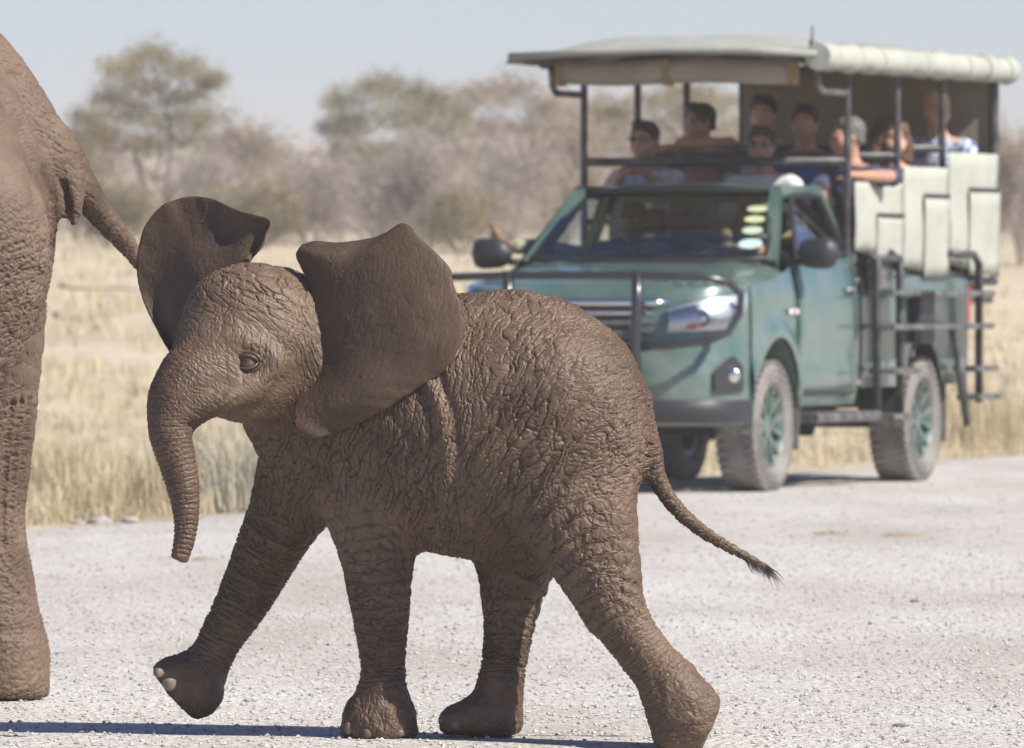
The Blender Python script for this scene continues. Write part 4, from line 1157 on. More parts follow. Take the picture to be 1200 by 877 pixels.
# toenails
def nail(px, py, prims, rx, ry):
    w = surf_depth(px, py, [(q, 0) for q in prims]); c0 = W(px, py, D0 + w)
    g = []
    for ax in range(3):
        e = np.zeros(3); e[ax] = .004
        g.append(float(min(q.d((c0 + e)[None].astype(np.float32))[0] for q in prims) - min(q.d((c0 - e)[None].astype(np.float32))[0] for q in prims)))
    c = Vector(c0 - ori); n = Vector(g).normalized(); u = n.cross(Vector((0, 0, 1))).normalized(); v = u.cross(n)
    b = MB(); G = []
    for a in np.linspace(0.02, math.pi * .5, 6):
        G.append([tuple(c + u * (rx * math.sin(a) * math.cos(t)) + v * (ry * math.sin(a) * (math.sin(t) if math.sin(t) < 0 else .8 * math.sin(t))) + n * (.0065 * math.cos(a) - .002 - .5 * rx * math.sin(a) ** 2 * math.cos(t) ** 2)) for t in np.linspace(0, 2 * math.pi, 14, endpoint=False)])
    b.grid(G, close_v=True); b.build('toenail', m_nail, calf, smooth=True)
NAILS = [(199, 802, [t_fffoot, t_fftoe], .021, .020), (185, 788, [t_fffoot, t_fftoe], .015, .015),
         (407, 853, [t_nffoot, t_nftoe], .015, .019), (430, 859, [t_nffoot, t_nftoe], .019, .014), (470, 859, [t_nffoot, t_nftoe], .019, .012),
         (516, 842, [t_fhfoot, t_fhtoe], .015, .016), (533, 852, [t_fhfoot, t_fhtoe], .018, .014), (795, 870, [t_nhfoot, t_nhtoe], .022, .018), (778, 866, [t_nhfoot, t_nhtoe], .016, .018)]
for a in NAILS: nail(*a)
# tail tuft
b = MB(); rt = np.random.default_rng(5)
for i in range(150):
    t = rt.uniform(0, 1); base = np.array([868 + 25 * t, 650 + 12 * t]) + rt.normal(0, 1.5, 2)
    L = rt.uniform(16, 36) * (0.75 + 0.25 * t); ang0 = rt.normal(.50, .10) + .10 * (1 - t)
    p = [base + L * k / 3 * np.array([math.cos(ang0 + .10 * k), math.sin(ang0 + .10 * k)]) for k in range(4)]
    dw = rt.normal(0, .02)
    b.tube([W(q[0], q[1], D0 - .17 + dw * k / 3 + .002) - ori for k, q in enumerate(p)], [.0011, .0011, .0009, .0003], 3, caps=False)
b.build('tail_tuft', m_hair, calf)
# ------------------------------------------------------------------ the cow walking out of the frame
DC = 27.80
def TC(rows, **kw): return Tube(P3(rows, DC), **kw)
k_body = TC([(-235, 262, 0, 303, 215), (-420, 285, 0, 318, 225), (-620, 300, 0, 315, 225), (-820, 285, 0, 280, 195), (-930, 260, 0, 235, 170)])
k_spine = TC([(-420, -8, 0, 42), (-200, -12, 0, 40), (-80, 22, 0, 34), (-10, 74, 0, 30), (38, 140, 0, 28), (68, 188, 0, 26)])
k_nth = TC([(-100, 285, -.24, 160, 90), (-118, 370, -.26, 134, 84), (-150, 440, -.27, 112, 80), (-195, 520, -.28, 88, 76), (-225, 600, -.29, 66, 68), (-262, 700, -.29, 58, 62), (-262, 775, -.29, 56, 60)])
k_nft = TC([(-262, 775, -.29, 58, 62), (-272, 812, -.29, 70, 72)], cut=[plane(-262, 829, -.29, DC, 0, 1, .03)])
k_fth = TC([(-60, 300, .16, 122, 88), (-24, 430, .22, 74, 76), (-24, 530, .26, 63, 68), (-26, 615, .26, 56, 62), (-16, 690, .26, 58, 64), (-6, 765, .26, 60, 66)])
k_fft = TC([(-6, 765, .26, 60, 66), (-4, 806, .26, 64, 68)], cut=[plane(0, 820.5, .26, DC, 0, 1, .03)])
k_nfl = TC([(-830, 420, -.22, 120, 80), (-850, 560, -.24, 78, 70), (-880, 690, -.25, 60, 62), (-900, 780, -.25, 60, 64), (-905, 812, -.25, 70, 72)], cut=[plane(-900, 829, -.25, DC, 0, 1, .03)])
k_ffl = TC([(-780, 420, .22, 120, 80), (-740, 560, .24, 78, 70), (-715, 690, .25, 60, 62), (-700, 780, .25, 60, 64), (-705, 805, .25, 68, 70)], cut=[plane(-700, 820.5, .25, DC, 0, 1, .03)])
k_head = TC([(-930, 240, 0, 180, 140), (-1050, 190, 0, 170, 130), (-1120, 240, 0, 140, 115), (-1160, 340, 0, 95, 88)])
k_trk = TC([(-1165, 350, 0, 80, 80), (-1195, 470, 0, 60, 60), (-1190, 600, 0, 44, 44), (-1205, 720, 0, 32, 32), (-1230, 765, 0, 26, 26)])
k_tail = TC([(62, 178, 0, 30, 28), (86, 210, .02, 26, 24), (106, 236, .07, 20), (127, 262, .12, 16.5), (152, 291, .18, 13.5), (176, 320, .22, 11), (205, 350, .25, 9.5), (240, 372, .27, 8), (270, 380, .28, 6.5)])
k_fl1 = TC([(58, 205, 0, 22), (67, 236, -.04, 14), (69, 250, -.05, 9)])
k_fl2 = TC([(82, 212, -.03, 19), (86, 240, -.05, 13), (88, 258, -.05, 9)])
k_fold = TC([(60, 250, .02, 26, 60), (50, 300, .06, 26, 60), (30, 370, .12, 24, 60)])
cow_parts = [(k_body, 0), (k_spine, .10), (k_nth, .045), (k_nft, .05), (k_fth, .03), (k_fft, .05), (k_nfl, .10), (k_ffl, .10), (k_nfl, .0), (k_head, .15), (k_trk, .08), (k_tail, .05), (k_fl1, .02), (k_fl2, .02)]
rear_parts = [(p, k) for p, k in cow_parts if p not in (k_nfl, k_ffl, k_head, k_trk)]
rear_parts[0] = (TC([(-235, 262, 0, 303, 215), (-420, 285, 0, 318, 225)]), 0)
Va, Qa = sdf_mesh(rear_parts, 0.0165)
Va = smooth_v(Va, Qa, 3); keep = to_px(Va)[Qa].mean(1)[:, 0] > -190; Qa = Qa[keep]
Vb, Qb = sdf_mesh(cow_parts, 0.075); Vb = smooth_v(Vb, Qb, 2); keep = to_px(Vb)[Qb].mean(1)[:, 0] < -165; Qb = Qb[keep]
def compact(V, Q):
    u, inv = np.unique(Q, return_inverse=True); return V[u], inv.reshape(Q.shape)
Va, Qa = compact(Va, Qa); Vb, Qb = compact(Vb, Qb)
V = np.concatenate([Va, Vb]); Q = np.concatenate([Qa, Qb + len(Va)])
N = np.concatenate([vnormals(Va, Qa), vnormals(Vb, Qb)]); PX = to_px(V); near = np.clip(-N[:, 1] * 2 + .3, 0, 1); Vf = V.astype(np.float32)
C_ = {a_: np.zeros(len(V)) for a_ in SKIN_ATTRS}
lq = np.zeros((len(V), 3)); lb = np.full(len(V), 9.0); wleg = np.zeros(len(V)); wank = np.zeros(len(V))
for tb in (k_nth, k_fth, k_nfl, k_ffl, k_tail):
    d, s_, q = limb_coords(tb, Vf); m_ = d < lb; lb = np.where(m_, d, lb)
    lq[m_] = np.stack([s_ + .5, q[:, 0], q[:, 1]], 1)[m_]
    w = wgt(d, .03) * np.clip((s_ - .12) / .15, 0, 1) * (.6 if tb is k_tail else 1)
    wleg = np.where(m_, w, wleg)
    if tb is not k_tail: wank = np.where(m_, w * np.exp(-((s_ - tb.s[-1]) / .09) ** 2), wank)
wb = np.clip(1 - wleg, 0, 1); low = np.clip((PX[:, 1] - 225) / 60, 0, 1)
dsp = np.minimum(k_spine.d(Vf), k_tail.d(Vf)); wsp = np.exp(-np.maximum(dsp, 0) / .03)
C_['w_leg'] = wleg; C_['w_hind'] = wleg * .8; C_['w_ank'] = wank * .6
C_['w_b3'] = np.clip(wb * (low + .22), 0, 1.1); C_['w_b2'] = wb * low * .7
C_['w_crown'] = wsp * 1.2 * np.clip((PX[:, 0] - -40) / 40, 0, 1) * np.clip((118 - PX[:, 0]) / 30, 0, 1); C_['w_head'] = wb * .6
C_['dust'] = np.clip(fbm(Vf * 3, 84, 3) * 1.2 + .25 + .3 * np.clip((230 - PX[:, 1]) / 100, 0, 1), 0, 1)
disp = fbm(V * 8, 85, 3) * .006
fold([(62, 284), (46, 330), (26, 372), (2, 420)], 5, .030, .012, (-12, -4))
fold([(52, 200), (62, 232), (60, 260)], 4, .018)
fold([(74, 214), (77, 236), (78, 250)], 3, .018)
fold([(0, 110), (24, 150), (38, 190), (44, 240)], 5, .014, .006, (8, -5))
fold([(14, 85), (34, 130), (50, 170)], 4, .010)
for x in (6, 16, 26):
    fold([(x + 10, 470), (x + 2, 530), (x - 2, 590), (x, 640)], 3.2, .011, .004, (5, 0))
fold([(0, 655), (20, 680), (44, 705)], 3.5, .010, .006, (0, 8))
fold([(0, 640), (22, 668), (46, 690)], 3, .007)
fold([(-40, 735), (10, 742), (55, 738)], 4, .008)
V = V + N * disp[:, None]
oc = np.array([W(0, 820, 28.06)[0], DC, 0.0])
me = np_mesh('cow_body', V - oc, Q)
for a_ in SKIN_ATTRS: attr(me, a_, C_[a_])
va = me.attributes.new('lq', 'FLOAT_VECTOR', 'POINT'); va.data.foreach_set('vector', lq.astype(np.float32).ravel())
cow = empty('adult_elephant', oc, 0, 'huge adult elephant seen by its wrinkled rump, hind leg and tail', 'elephant')
ob = link('body', me, m_skin2, cow)
refine(me, .20)
md = ob.modifiers.new('sub', 'SUBSURF'); md.levels = 0; md.render_levels = 1
# ears of the cow (out of the frame) and the hair at the end of the tail
for s in (-1, 1):
    b = MB(); G = []
    for i in range(9):
        u = i / 8; row = []
        for j in range(12):
            v = j / 11; r_ = math.sin(math.pi * min(max(v * .9 + .08, 0), 1)) ** .6
            row.append(W(-1010 + 290 * u * r_, 90 + 430 * v - 60 * u, DC + s * (.36 + .14 * math.sin(math.pi * u) + .05 * u)) - oc)
        G.append(row)
    b.grid(G); b.build('ear', m_lid, cow, smooth=True, solid=.02)
b = MB()
for i in range(90):
    t = rt.uniform(0, 1); base = np.array([250 + 20 * t, 376 + 5 * t]) + rt.normal(0, 2, 2); L = rt.uniform(25, 55)
    an = rt.normal(.35, .15); dw = rt.normal(0, .03)
    b.tube([W(base[0] + L * k / 3 * math.cos(an), base[1] + L * k / 3 * math.sin(an), DC + .275 + dw * k / 3) - oc for k in range(4)], [.0016, .0015, .0012, .0004], 3, caps=False)
b.build('tail_tuft', m_hair, cow)
# ------------------------------------------------------------------ the people in the truck
def skin_tone(name, c):
    m = mat(name, c, .5, spec=.35); m.node_tree.nodes['Principled BSDF'].inputs['Subsurface Weight'].default_value = .08
    m.node_tree.nodes['Principled BSDF'].inputs['Subsurface Radius'].default_value = (.012, .005, .003); nt = NT(m)
    nt.set('Base Color', nt.mix(.35, c, nt.ramp(nt.noise(nt.obj(), 18, 4), [(.3, tuple(x * .7 for x in c)), (.7, tuple(min(1, x * 1.2) for x in c))]))); return m
m_sk1 = skin_tone('skin_tan', (.46, .255, .175)); m_sk2 = skin_tone('skin_fair', (.56, .34, .25)); m_sk3 = skin_tone('skin_brown', (.27, .145, .09))
def cloth(name, c, c2=None, check=0.0):
    m = mat(name, c, .85, spec=.2); nt = NT(m); o = nt.obj()
    if c2 is not None and check:
        sx = nt.new('ShaderNodeSeparateXYZ', in_0=o); a = nt.math('PINGPONG', nt.math('MULTIPLY', sx.outputs[0], check), 1.0); b = nt.math('PINGPONG', nt.math('MULTIPLY', sx.outputs[2], check), 1.0)
        nt.set('Base Color', nt.mix(nt.math('MULTIPLY', nt.math('ADD', nt.math('GREATER_THAN', a, .6), nt.math('GREATER_THAN', b, .6)), .5), c, c2))
    elif c2 is not None:
        nt.set('Base Color', nt.ramp(nt.noise(o, 22, 2), [(.44, c), (.5, c2)]))
    nt.set('Normal', nt.bump(nt.noise(o, 12, 3), .5, .02)); return m
m_lensd = mat('sunglass_lens', (.012, .012, .014), .08, coat=.5)
m_lip = mat('lips', (.33, .13, .11), .5); m_eyew = mat('eye_sclera', (.6, .57, .54), .3); m_brow = mat('eyebrow', (.05, .035, .025), .8)
m_trous = cloth('khaki_trousers', (.20, .17, .12))

def person(label, head, shirt, hairc, skin=m_sk1, yaw=0.0, pitch=0.0, hair='short', glasses=False, sleeves=.55, arms=None, turn=0.0, hands=True):
    """seated figure; head = centre of the skull in the truck frame; arms: {side: (elbow, wrist, finger direction)} in the truck frame"""
    hx, hy, hz = head
    root = empty('person', (0, 0, 0), 0, label, 'person', 'passengers in the safari truck')
    R = Matrix.Rotation(yaw, 3, 'Z') @ Matrix.Rotation(pitch, 3, 'X'); Rn = np.array(R)
    def hd(rows): return [[*(Rn @ np.array(r[:3])), *r[3:]] for r in rows]
    ax = tuple(Rn @ np.array([0, 1, 0])); Rt = np.array(Matrix.Rotation(turn, 3, 'Z'))
    def bd_(rows): return [[*(Rt @ np.array(r[:3])), *r[3:]] for r in rows]
    axb = tuple(Rt @ np.array([0, 1, 0]))
    H = lambda rows, **k: Tube(hd(rows), ax=ax, **k)
    B = lambda rows, **k: Tube(bd_(rows), ax=axb, **k)
    headp = [(H([(0, .012, .030, .074, .092), (0, .0, -.03, .070, .088)]), .0), (H([(0, -.018, -.055, .058, .070), (0, -.040, -.095, .040, .045)]), .03),
             (H([(0, -.088, .0, .010), (0, -.104, -.035, .014), (0, -.098, -.043, .016)]), .015), (H([(-.035, -.078, .018, .013), (.035, -.078, .018, .013)]), .02),
             (H([(.074, .012, .005, .012, .018), (.077, .014, -.03, .010, .016)]), .01), (H([(-.074, .012, .005, .012, .018), (-.077, .014, -.03, .010, .016)]), .01),
             (H([(-.022, -.086, -.070, .010), (.022, -.086, -.070, .010)]), .015),
             (H([(-.045, -.060, -.035, .026), (-.03, -.07, -.06, .022)]), .03), (H([(.045, -.060, -.035, .026), (.03, -.07, -.06, .022)]), .03)]
    neck = (Tube([(*(Rn @ np.array([0, .015, -.08])), .054, .054), (*(Rt @ np.array([0, .035, -.20])), .062, .062)]), .03)
    tor = [(B([(0, .04, -.25, .085, .075), (0, .03, -.36, .135, .105), (0, .02, -.50, .130, .105), (0, .03, -.66, .150, .115), (0, .04, -.72, .155, .115)]), .06),
           (B([(-.165, .035, -.245, .060), (0, .035, -.225, .062), (.165, .035, -.245, .060)]), .06)]
    legs = []
    for s in (-1, 1):
        legs.append((B([(s * .09, .02, -.73, .085), (s * .11, -.22, -.71, .078), (s * .12, -.44, -.70, .058)]), .04))
        legs.append((B([(s * .12, -.44, -.70, .056), (s * .12, -.46, -.90, .050), (s * .12, -.45, -1.10, .036)]), .02))
        legs.append((B([(s * .12, -.44, -1.11, .038, .036), (s * .12, -.60, -1.13, .034, .034)]), .03))
    armt = []; handt = []; up = []
    for s in (-1, 1):
        sh = Rt @ np.array([s * .185, .035, -.255])
        if arms and s in arms: el, wr, fd = [np.array(v, float) for v in arms[s]]; el = el - np.array(head); wr = wr - np.array(head)
        else: el = Rt @ np.array([s * .25, .0, -.52]); wr = Rt @ np.array([s * .13, -.26, -.60]); fd = Rt @ np.array([-s * .3, -.9, -.1])
        fd = fd / np.linalg.norm(fd)
        up.append((sh, el, wr))
        armt.append((Tube([(*sh, .056, .056), (*(sh * .4 + el * .6), .047, .047), (*el, .040, .040), (*(el * .6 + wr * .4), .039, .039), (*wr, .027, .027)], n=3), .03))
        # hand: palm and five fingers of different length, thumb from the side of the palm
        pal = wr + fd * .085; side = np.cross(fd, [0, 0, 1.0]); side = side / max(np.linalg.norm(side), 1e-6); dn = np.cross(side, fd)
        handt.append((Tube([(*(wr + fd * .02), .028, .028), (*(pal - fd * .01), .034, .034)], ax=tuple(dn), n=2), .015))
        for j, L in enumerate((.070, .080, .075, .058)):
            b0 = pal + side * (-.030 + .020 * j); f1 = b0 + fd * L * .55 - dn * .004 + side * (-.012 + .008 * j); f2 = b0 + fd * L - dn * .022 + side * (-.02 + .013 * j)
            handt.append((Tube([(*b0, .0105, .0105), (*f1, .0095, .0095), (*f2, .0085, .0085)], n=2), .006))
        t0 = wr + fd * .035 - side * .028 * s
        handt.append((Tube([(*t0, .013, .013), (*(t0 - side * .030 * s + fd * .025), .0115, .0115), (*(t0 - side * .038 * s + fd * .055 - dn * .01), .009, .009)], n=2), .008))
    V, Q = sdf_mesh([tor[0], tor[1], neck] + headp + legs + armt + handt, .0140)
    V = smooth_v(V, Q, 2)
    off = np.array(head)
    link('body', np_mesh('person_body', V + off, Q), skin, root)
    def infl(tube, d, a0=None, a1=None):
        T2 = Tube.__new__(Tube); T2.R = tube.R.copy(); T2.R[:, 3:5] += d; T2.ax = tube.ax; T2.cut = tube.cut; T2.s = tube.s
        if a0 is not None:
            k = slice(int(a0 * (len(T2.R) - 1)), int(round(a1 * (len(T2.R) - 1))) + 1); T2.R = T2.R[k]; T2.s = T2.s[k]
        return T2
    # shirt, trousers
    cutn = [((*(Rt @ np.array([0, -.02, -.195])),), tuple(Rt @ np.array([0, -.25, .97])), .01)]
    t0 = infl(tor[0][0], .013); t0.cut = cutn; t1 = infl(tor[1][0], .012); t1.cut = cutn
    sl = [(infl(a[0], .012, 0, sleeves), .02) for a in armt]
    for q_, _ in sl: q_.R[-1, 3:5] += .006
    V, Q = sdf_mesh([(t0, 0), (t1, .05)] + sl, .018); V = smooth_v(V, Q, 2); Nn = vnormals(V, Q); V = V + Nn * (fbm(V * 14 + hx * 9, 5, 2) * .012)[:, None]
    link('shirt', np_mesh('shirt', V + off, Q), shirt, root)
    V, Q = sdf_mesh([(infl(a[0], .012), .03) for a in legs if a[0] not in (legs[2][0], legs[5][0])] + [(B([(0, .04, -.72, .160, .125), (0, .04, -.76, .15, .12)]), .04)], .02); V = smooth_v(V, Q, 2)
    link('trousers', np_mesh('trousers', V + off, Q), m_trous, root)
    # hair
    hm = mat('hair_%s' % label[:8], hairc, .55, spec=.3)
    fc = (tuple(Rn @ np.array([0, -.058, .045])), tuple(Rn @ np.array([0, -.90, -.43])), .012)
    nk = (tuple(Rn @ np.array([0, .05, -.045])), tuple(Rn @ np.array([0, -.35, -.94])), .012)
    hp = [(H([(0, .016, .040, .083, .101), (0, .018, -.02, .078, .098)], cut=[fc, nk] if hair != 'long' else [fc]), 0)]
    if hair == 'short': hp.append((H([(-.03, -.055, .095, .028), (.035, -.055, .092, .028)]), .03))
    if hair == 'long':
        for s in (-1, 1): hp.append((H([(s * .060, .02, .03, .040), (s * .082, .03, -.06, .038), (s * .090, .03, -.16, .036), (s * .085, .02, -.24, .020)]), .04))
        hp.append((H([(0, .07, .0, .06), (0, .085, -.12, .06), (0, .08, -.22, .03)]), .05))
    if hair == 'curly':
        for s in (-1, 1): hp.append((H([(s * .070, .02, .05, .055), (s * .095, .03, -.04, .060), (s * .095, .02, -.13, .050)]), .04))
        hp.append((H([(0, .05, .05, .09), (0, .09, -.06, .085)]), .05))
    V, Q = sdf_mesh(hp, .0105); V = smooth_v(V, Q, 1); Nn = vnormals(V, Q); V = V + Nn * (fbm((V * np.array([60, 60, 22])), 9, 3) * (.022 if hair == 'curly' else .012))[:, None]
    link('hair', np_mesh('hair', V + off, Q), hm, root)
    P = lambda x, y, z: Vector(Rn @ np.array([x, y, z])) + Vector(head)
    if glasses:
        b = MB()
        for s in (-1, 1):
            ring = [P(s * (.034 + .027 * math.cos(a)), -.098 + .006 * abs(math.cos(a)), .004 + .021 * math.sin(a)) for a in np.linspace(0, 2 * math.pi, 14, endpoint=False)]
            b.poly_extrude([tuple(q_) for q_ in ring], tuple(Vector(Rn @ np.array([0, .008, 0]))))
            b.tube([P(s * .060, -.092, .010), P(s * .079, -.02, .010), P(s * .080, .02, .0)], .003, 5)
        b.tube([P(-.010, -.102, .010), P(.010, -.102, .010)], .0035, 5); b.build('sunglasses', m_lensd, root)
    else:
        for s in (-1, 1):
            b = MB(); b.lathe([(-.006, .002), (-.003, .009), (.004, .011)], 10, 'y'); o = b.build('eye', m_eyew, root, smooth=True); o.location = P(s * .033, -.086, .0); o.rotation_euler = R.to_euler()
            b = MB(); b.lathe([(-.0085, .001), (-.006, .005), (-.002, .0055)], 8, 'y'); i_ = b.build('iris', m_eye, o, smooth=True)
            b = MB(); b.tube([P(s * .016, -.094, .020), P(s * .034, -.094, .026), P(s * .052, -.082, .020)], [.003, .004, .002], 5); b.build('eyebrow', m_brow, root)
    b = MB(); b.tube([P(-.024, -.090, -.066), P(0, -.099, -.064), P(.024, -.090, -.066)], [.002, .006, .002], 6); b.build('lips', m_lip, root, smooth=True)
    # the root stands at the seat
    seat = Vector((hx, hy, hz - .80)); M0 = Matrix.Translation((TRO[0], TRO[1], 0)) @ Matrix.Rotation(TPH, 4, 'Z')
    root.location = M0 @ seat; root.rotation_euler = (0, 0, TPH)
    for ch in root.children: ch.location = ch.location - seat
    return root

c_white = cloth('white_shirt', (.62, .60, .66), (.40, .42, .58), 26.0); c_wtop = cloth('white_top', (.66, .64, .64)); c_navy = cloth('navy_polo', (.055, .065, .11)); c_blue = cloth('blue_top', (.05, .13, .34))
c_black = cloth('black_top', (.03, .03, .033)); c_print = cloth('blue_print_top', (.10, .17, .36), (.55, .58, .66)); c_khaki = cloth('khaki_shirt', (.30, .31, .21)); c_rose = cloth('dusty_pink_top', (.33, .20, .18)); c_grey = cloth('grey_top', (.25, .25, .27))
person('man with dark hair and sunglasses in a white checked shirt', (-.61, 2.30, 2.13), c_white, (.035, .025, .02), yaw=-.15, glasses=True, sleeves=.6, arms={-1: ((-.80, 2.16, 1.80), (-.62, 1.92, 1.93), (.9, -.1, .05)), 1: ((-.40, 2.12, 1.80), (-.50, 1.92, 1.94), (-.9, -.1, .05))})
person('woman with sunglasses and pulled-back hair in a white top', (.17, 2.25, 2.09), c_wtop, (.06, .04, .03), yaw=.10, glasses=True, sleeves=.25)
person('grey-haired man in a navy polo resting his elbow on the canvas panel', (.69, 2.35, 2.15), c_navy, (.12, .115, .11), yaw=-.95, turn=-.35, sleeves=.45, arms={1: ((.985, 2.36, 1.895), (.86, 2.02, 1.90), (-.45, -.9, -.05)), -1: ((.52, 2.12, 1.75), (.66, 1.90, 1.84), (.5, -.4, -.7))})
person('person with sunglasses leaning a bare forearm on the second rail', (-.62, 3.42, 2.26), c_rose, (.05, .035, .028), yaw=-.75, glasses=True, sleeves=.2, arms={1: ((-.60, 2.98, 2.115), (-.32, 2.90, 2.125), (1, -.05, 0)), -1: ((-.84, 3.10, 1.95), (-.72, 2.92, 2.08), (.9, .1, .0))})
person('dark-haired passenger in a grey top in the back row', (-.54, 4.50, 2.33), c_grey, (.03, .022, .02), skin=m_sk2, yaw=.05, sleeves=.5)
person('dark-haired young man in a blue top in the middle row', (.07, 3.45, 2.25), c_blue, (.028, .022, .02), yaw=.15, sleeves=.45)
person('brown-haired woman in a dark top looking out over the canvas panel', (.62, 3.52, 2.15), c_black, (.11, .06, .035), skin=m_sk2, yaw=.75, hair='curly', sleeves=.4, arms={1: ((.80, 3.42, 1.72), (.60, 3.20, 1.62), (-.6, -.6, -.2))})
person('blonde girl in a blue patterned top in the back row', (.60, 4.58, 2.345), c_print, (.42, .27, .13), skin=m_sk2, yaw=.45, hair='short', sleeves=.12, arms={1: ((.80, 4.46, 1.92), (.62, 4.22, 1.84), (-.6, -.6, -.2))})
person('driver in a khaki shirt waving a hand out of the side window', (-.38, 1.42, 1.62), c_khaki, (.02, .016, .014), skin=m_sk3, yaw=.1, sleeves=.85, arms={-1: ((-.92, 1.28, 1.46), (-1.13, 1.08, 1.47), (-.35, -.15, .95)), 1: ((-.10, 1.12, 1.44), (-.22, .90, 1.43), (-.5, -.5, .1))})
person('front-seat passenger in a black top behind the windscreen discs', (.36, 1.42, 1.62), c_black, (.03, .022, .02), skin=m_sk1, yaw=-.2, sleeves=.5, arms={-1: ((.14, 1.12, 1.44), (.20, .86, 1.455), (.7, -.5, .1)), 1: ((.58, 1.12, 1.42), (.48, .86, 1.455), (-.7, -.5, .1))})
# ------------------------------------------------------------------ gravel, grass, shrubs, trees
def in_view(px_pad=60):
    pass
def stones(name, n, d0, d1, size, m, seed, px0=-160, px1=1360, flat=.65, beyond=False, pw=1.0):
    """loose angular stones strewn over the ground the camera sees, joined"""
    r = np.random.default_rng(seed)
    D = d0 * (d1 / d0) ** (r.uniform(0, 1, n * 3) ** pw)
    px = r.uniform(px0, px1, n * 3); X = (px - 600) * D / F
    off = road_off(X, D); ok = (off > 0.15) if not beyond else ((off < 0.3) & (off > -1.2))
    ks = ok.nonzero()[0][:n]; X = X[ks]; Y = D[ks]; n = len(X)
    Z = ground_z(X, Y)
    base = np.array([(1, 0, 0), (-.9, .1, .1), (.1, 1, 0), (0, -1, -.1), (.1, .1, 1), (0, -.1, -.6)], float)
    tri = np.array([(0, 2, 4), (2, 1, 4), (1, 3, 4), (3, 0, 4), (2, 0, 5), (1, 2, 5), (3, 1, 5), (0, 3, 5)])
    s = size[0] * (size[1] / size[0]) ** (r.uniform(0, 1, n) ** 2.2)
    jit = 1 + r.uniform(-.35, .35, (n, 6, 3)); P = base[None] * jit
    a = r.uniform(0, 6.283, n); ca, sa = np.cos(a), np.sin(a)
    x = P[..., 0] * ca[:, None] - P[..., 1] * sa[:, None]; y = P[..., 0] * sa[:, None] + P[..., 1] * ca[:, None]
    P = np.stack([x, y, P[..., 2] * flat], -1) * s[:, None, None]
    P += np.stack([X, Y, Z + .22 * s], -1)[:, None]
    T_ = (tri[None] + 6 * np.arange(n)[:, None, None]).reshape(-1, 3)
    me = np_mesh(name, P.reshape(-1, 3), T_, smooth=False)
    ca_ = me.attributes.new('tone', 'FLOAT', 'POINT'); ca_.data.foreach_set('value', np.repeat(r.uniform(0, 1, n), 6).astype(np.float32))
    return link(name, me, m)
m_stone = mat('gravel_stone', (0.5, 0.48, 0.46), 0.9, spec=0.2)
nt = NT(m_stone); c = nt.ramp(nt.at('tone'), [(0.0, (0.20, 0.185, 0.18)), (0.10, (0.33, 0.31, 0.30)), (0.36, (0.46, 0.43, 0.40)), (1.0, (0.54, 0.515, 0.485))])
nt.set('Base Color', nt.mix(.5, c, nt.ramp(nt.noise(nt.pos(), 60, 3), [(.3, (.6, .6, .6)), (.6, (1, 1, 1))]), 'MULTIPLY'))
g = stones('road_gravel', 46000, 23.5, 60, (.0026, .0105), m_stone, 3, pw=1.15)
tag(g, 'loose pale angular gravel strewn over the road', 'gravel', kind='stuff')
# road-edge stones and bigger lumps that can be told apart
r = np.random.default_rng(21)
def rock(px, py, size, col, label, name='rock', sq=.6, group=None, D=None):
    if D is None: D = CAMH * F / (py - HZ)
    p = W(px, py, D); p[2] = float(ground_z(p[0], D))
    bm = bmesh.new(); bmesh.ops.create_icosphere(bm, subdivisions=3, radius=size)
    for v in bm.verts:
        c = np.array([v.co * (1.8 / size)]); v.co *= 1 + .38 * float(fbm(c + px, 5, 3)[0]); v.co.z *= sq
        v.co.x *= 1.35
    me = bpy.data.meshes.new(name); bm.to_mesh(me); bm.free()
    o = link(name, me, col); o.location = (p[0], D, p[2] + size * sq * .35); o.rotation_euler = (0, 0, px)
    tag(o, label, 'rock' if name == 'rock' else name.split('_')[-1], group); return o
m_rk = mat('pale_rock', (0.46, 0.43, 0.42), .9); nt = NT(m_rk)
nt.set('Base Color', nt.ramp(nt.noise(nt.obj(), 14, 5), [(.3, (.22, .20, .19)), (.65, (.42, .39, .37))])); nt.set('Normal', nt.bump(nt.noise(nt.obj(), 40, 5), .6, .01))
m_dk = mat('dark_stone', (0.14, 0.13, 0.13), .85); nt = NT(m_dk)
nt.set('Base Color', nt.ramp(nt.noise(nt.obj(), 60, 4), [(.3, (.09, .085, .085)), (.7, (.20, .19, .185))]))
rock(117, 612, .05, m_rk, 'grey rock at the grass verge beside the adult elephant', D=48.9)
rock(92, 612, .032, m_rk, 'small stone on the verge between the grey rock and the adult leg', D=48.8)
rock(152, 608, .04, m_rk, 'pale stone on the verge below the tall grey tussock', D=49.3)
rock(1072, 706, .015, m_dk, 'small dark stone alone on the pale gravel', name='stone')
rock(1055, 852, .019, m_dk, 'flat dark stone in the gravel nearest the hind foot', name='stone', sq=.4)
rock(1020, 733, .008, m_dk, 'tiny dark pebble beside the small dark stone', name='pebble')
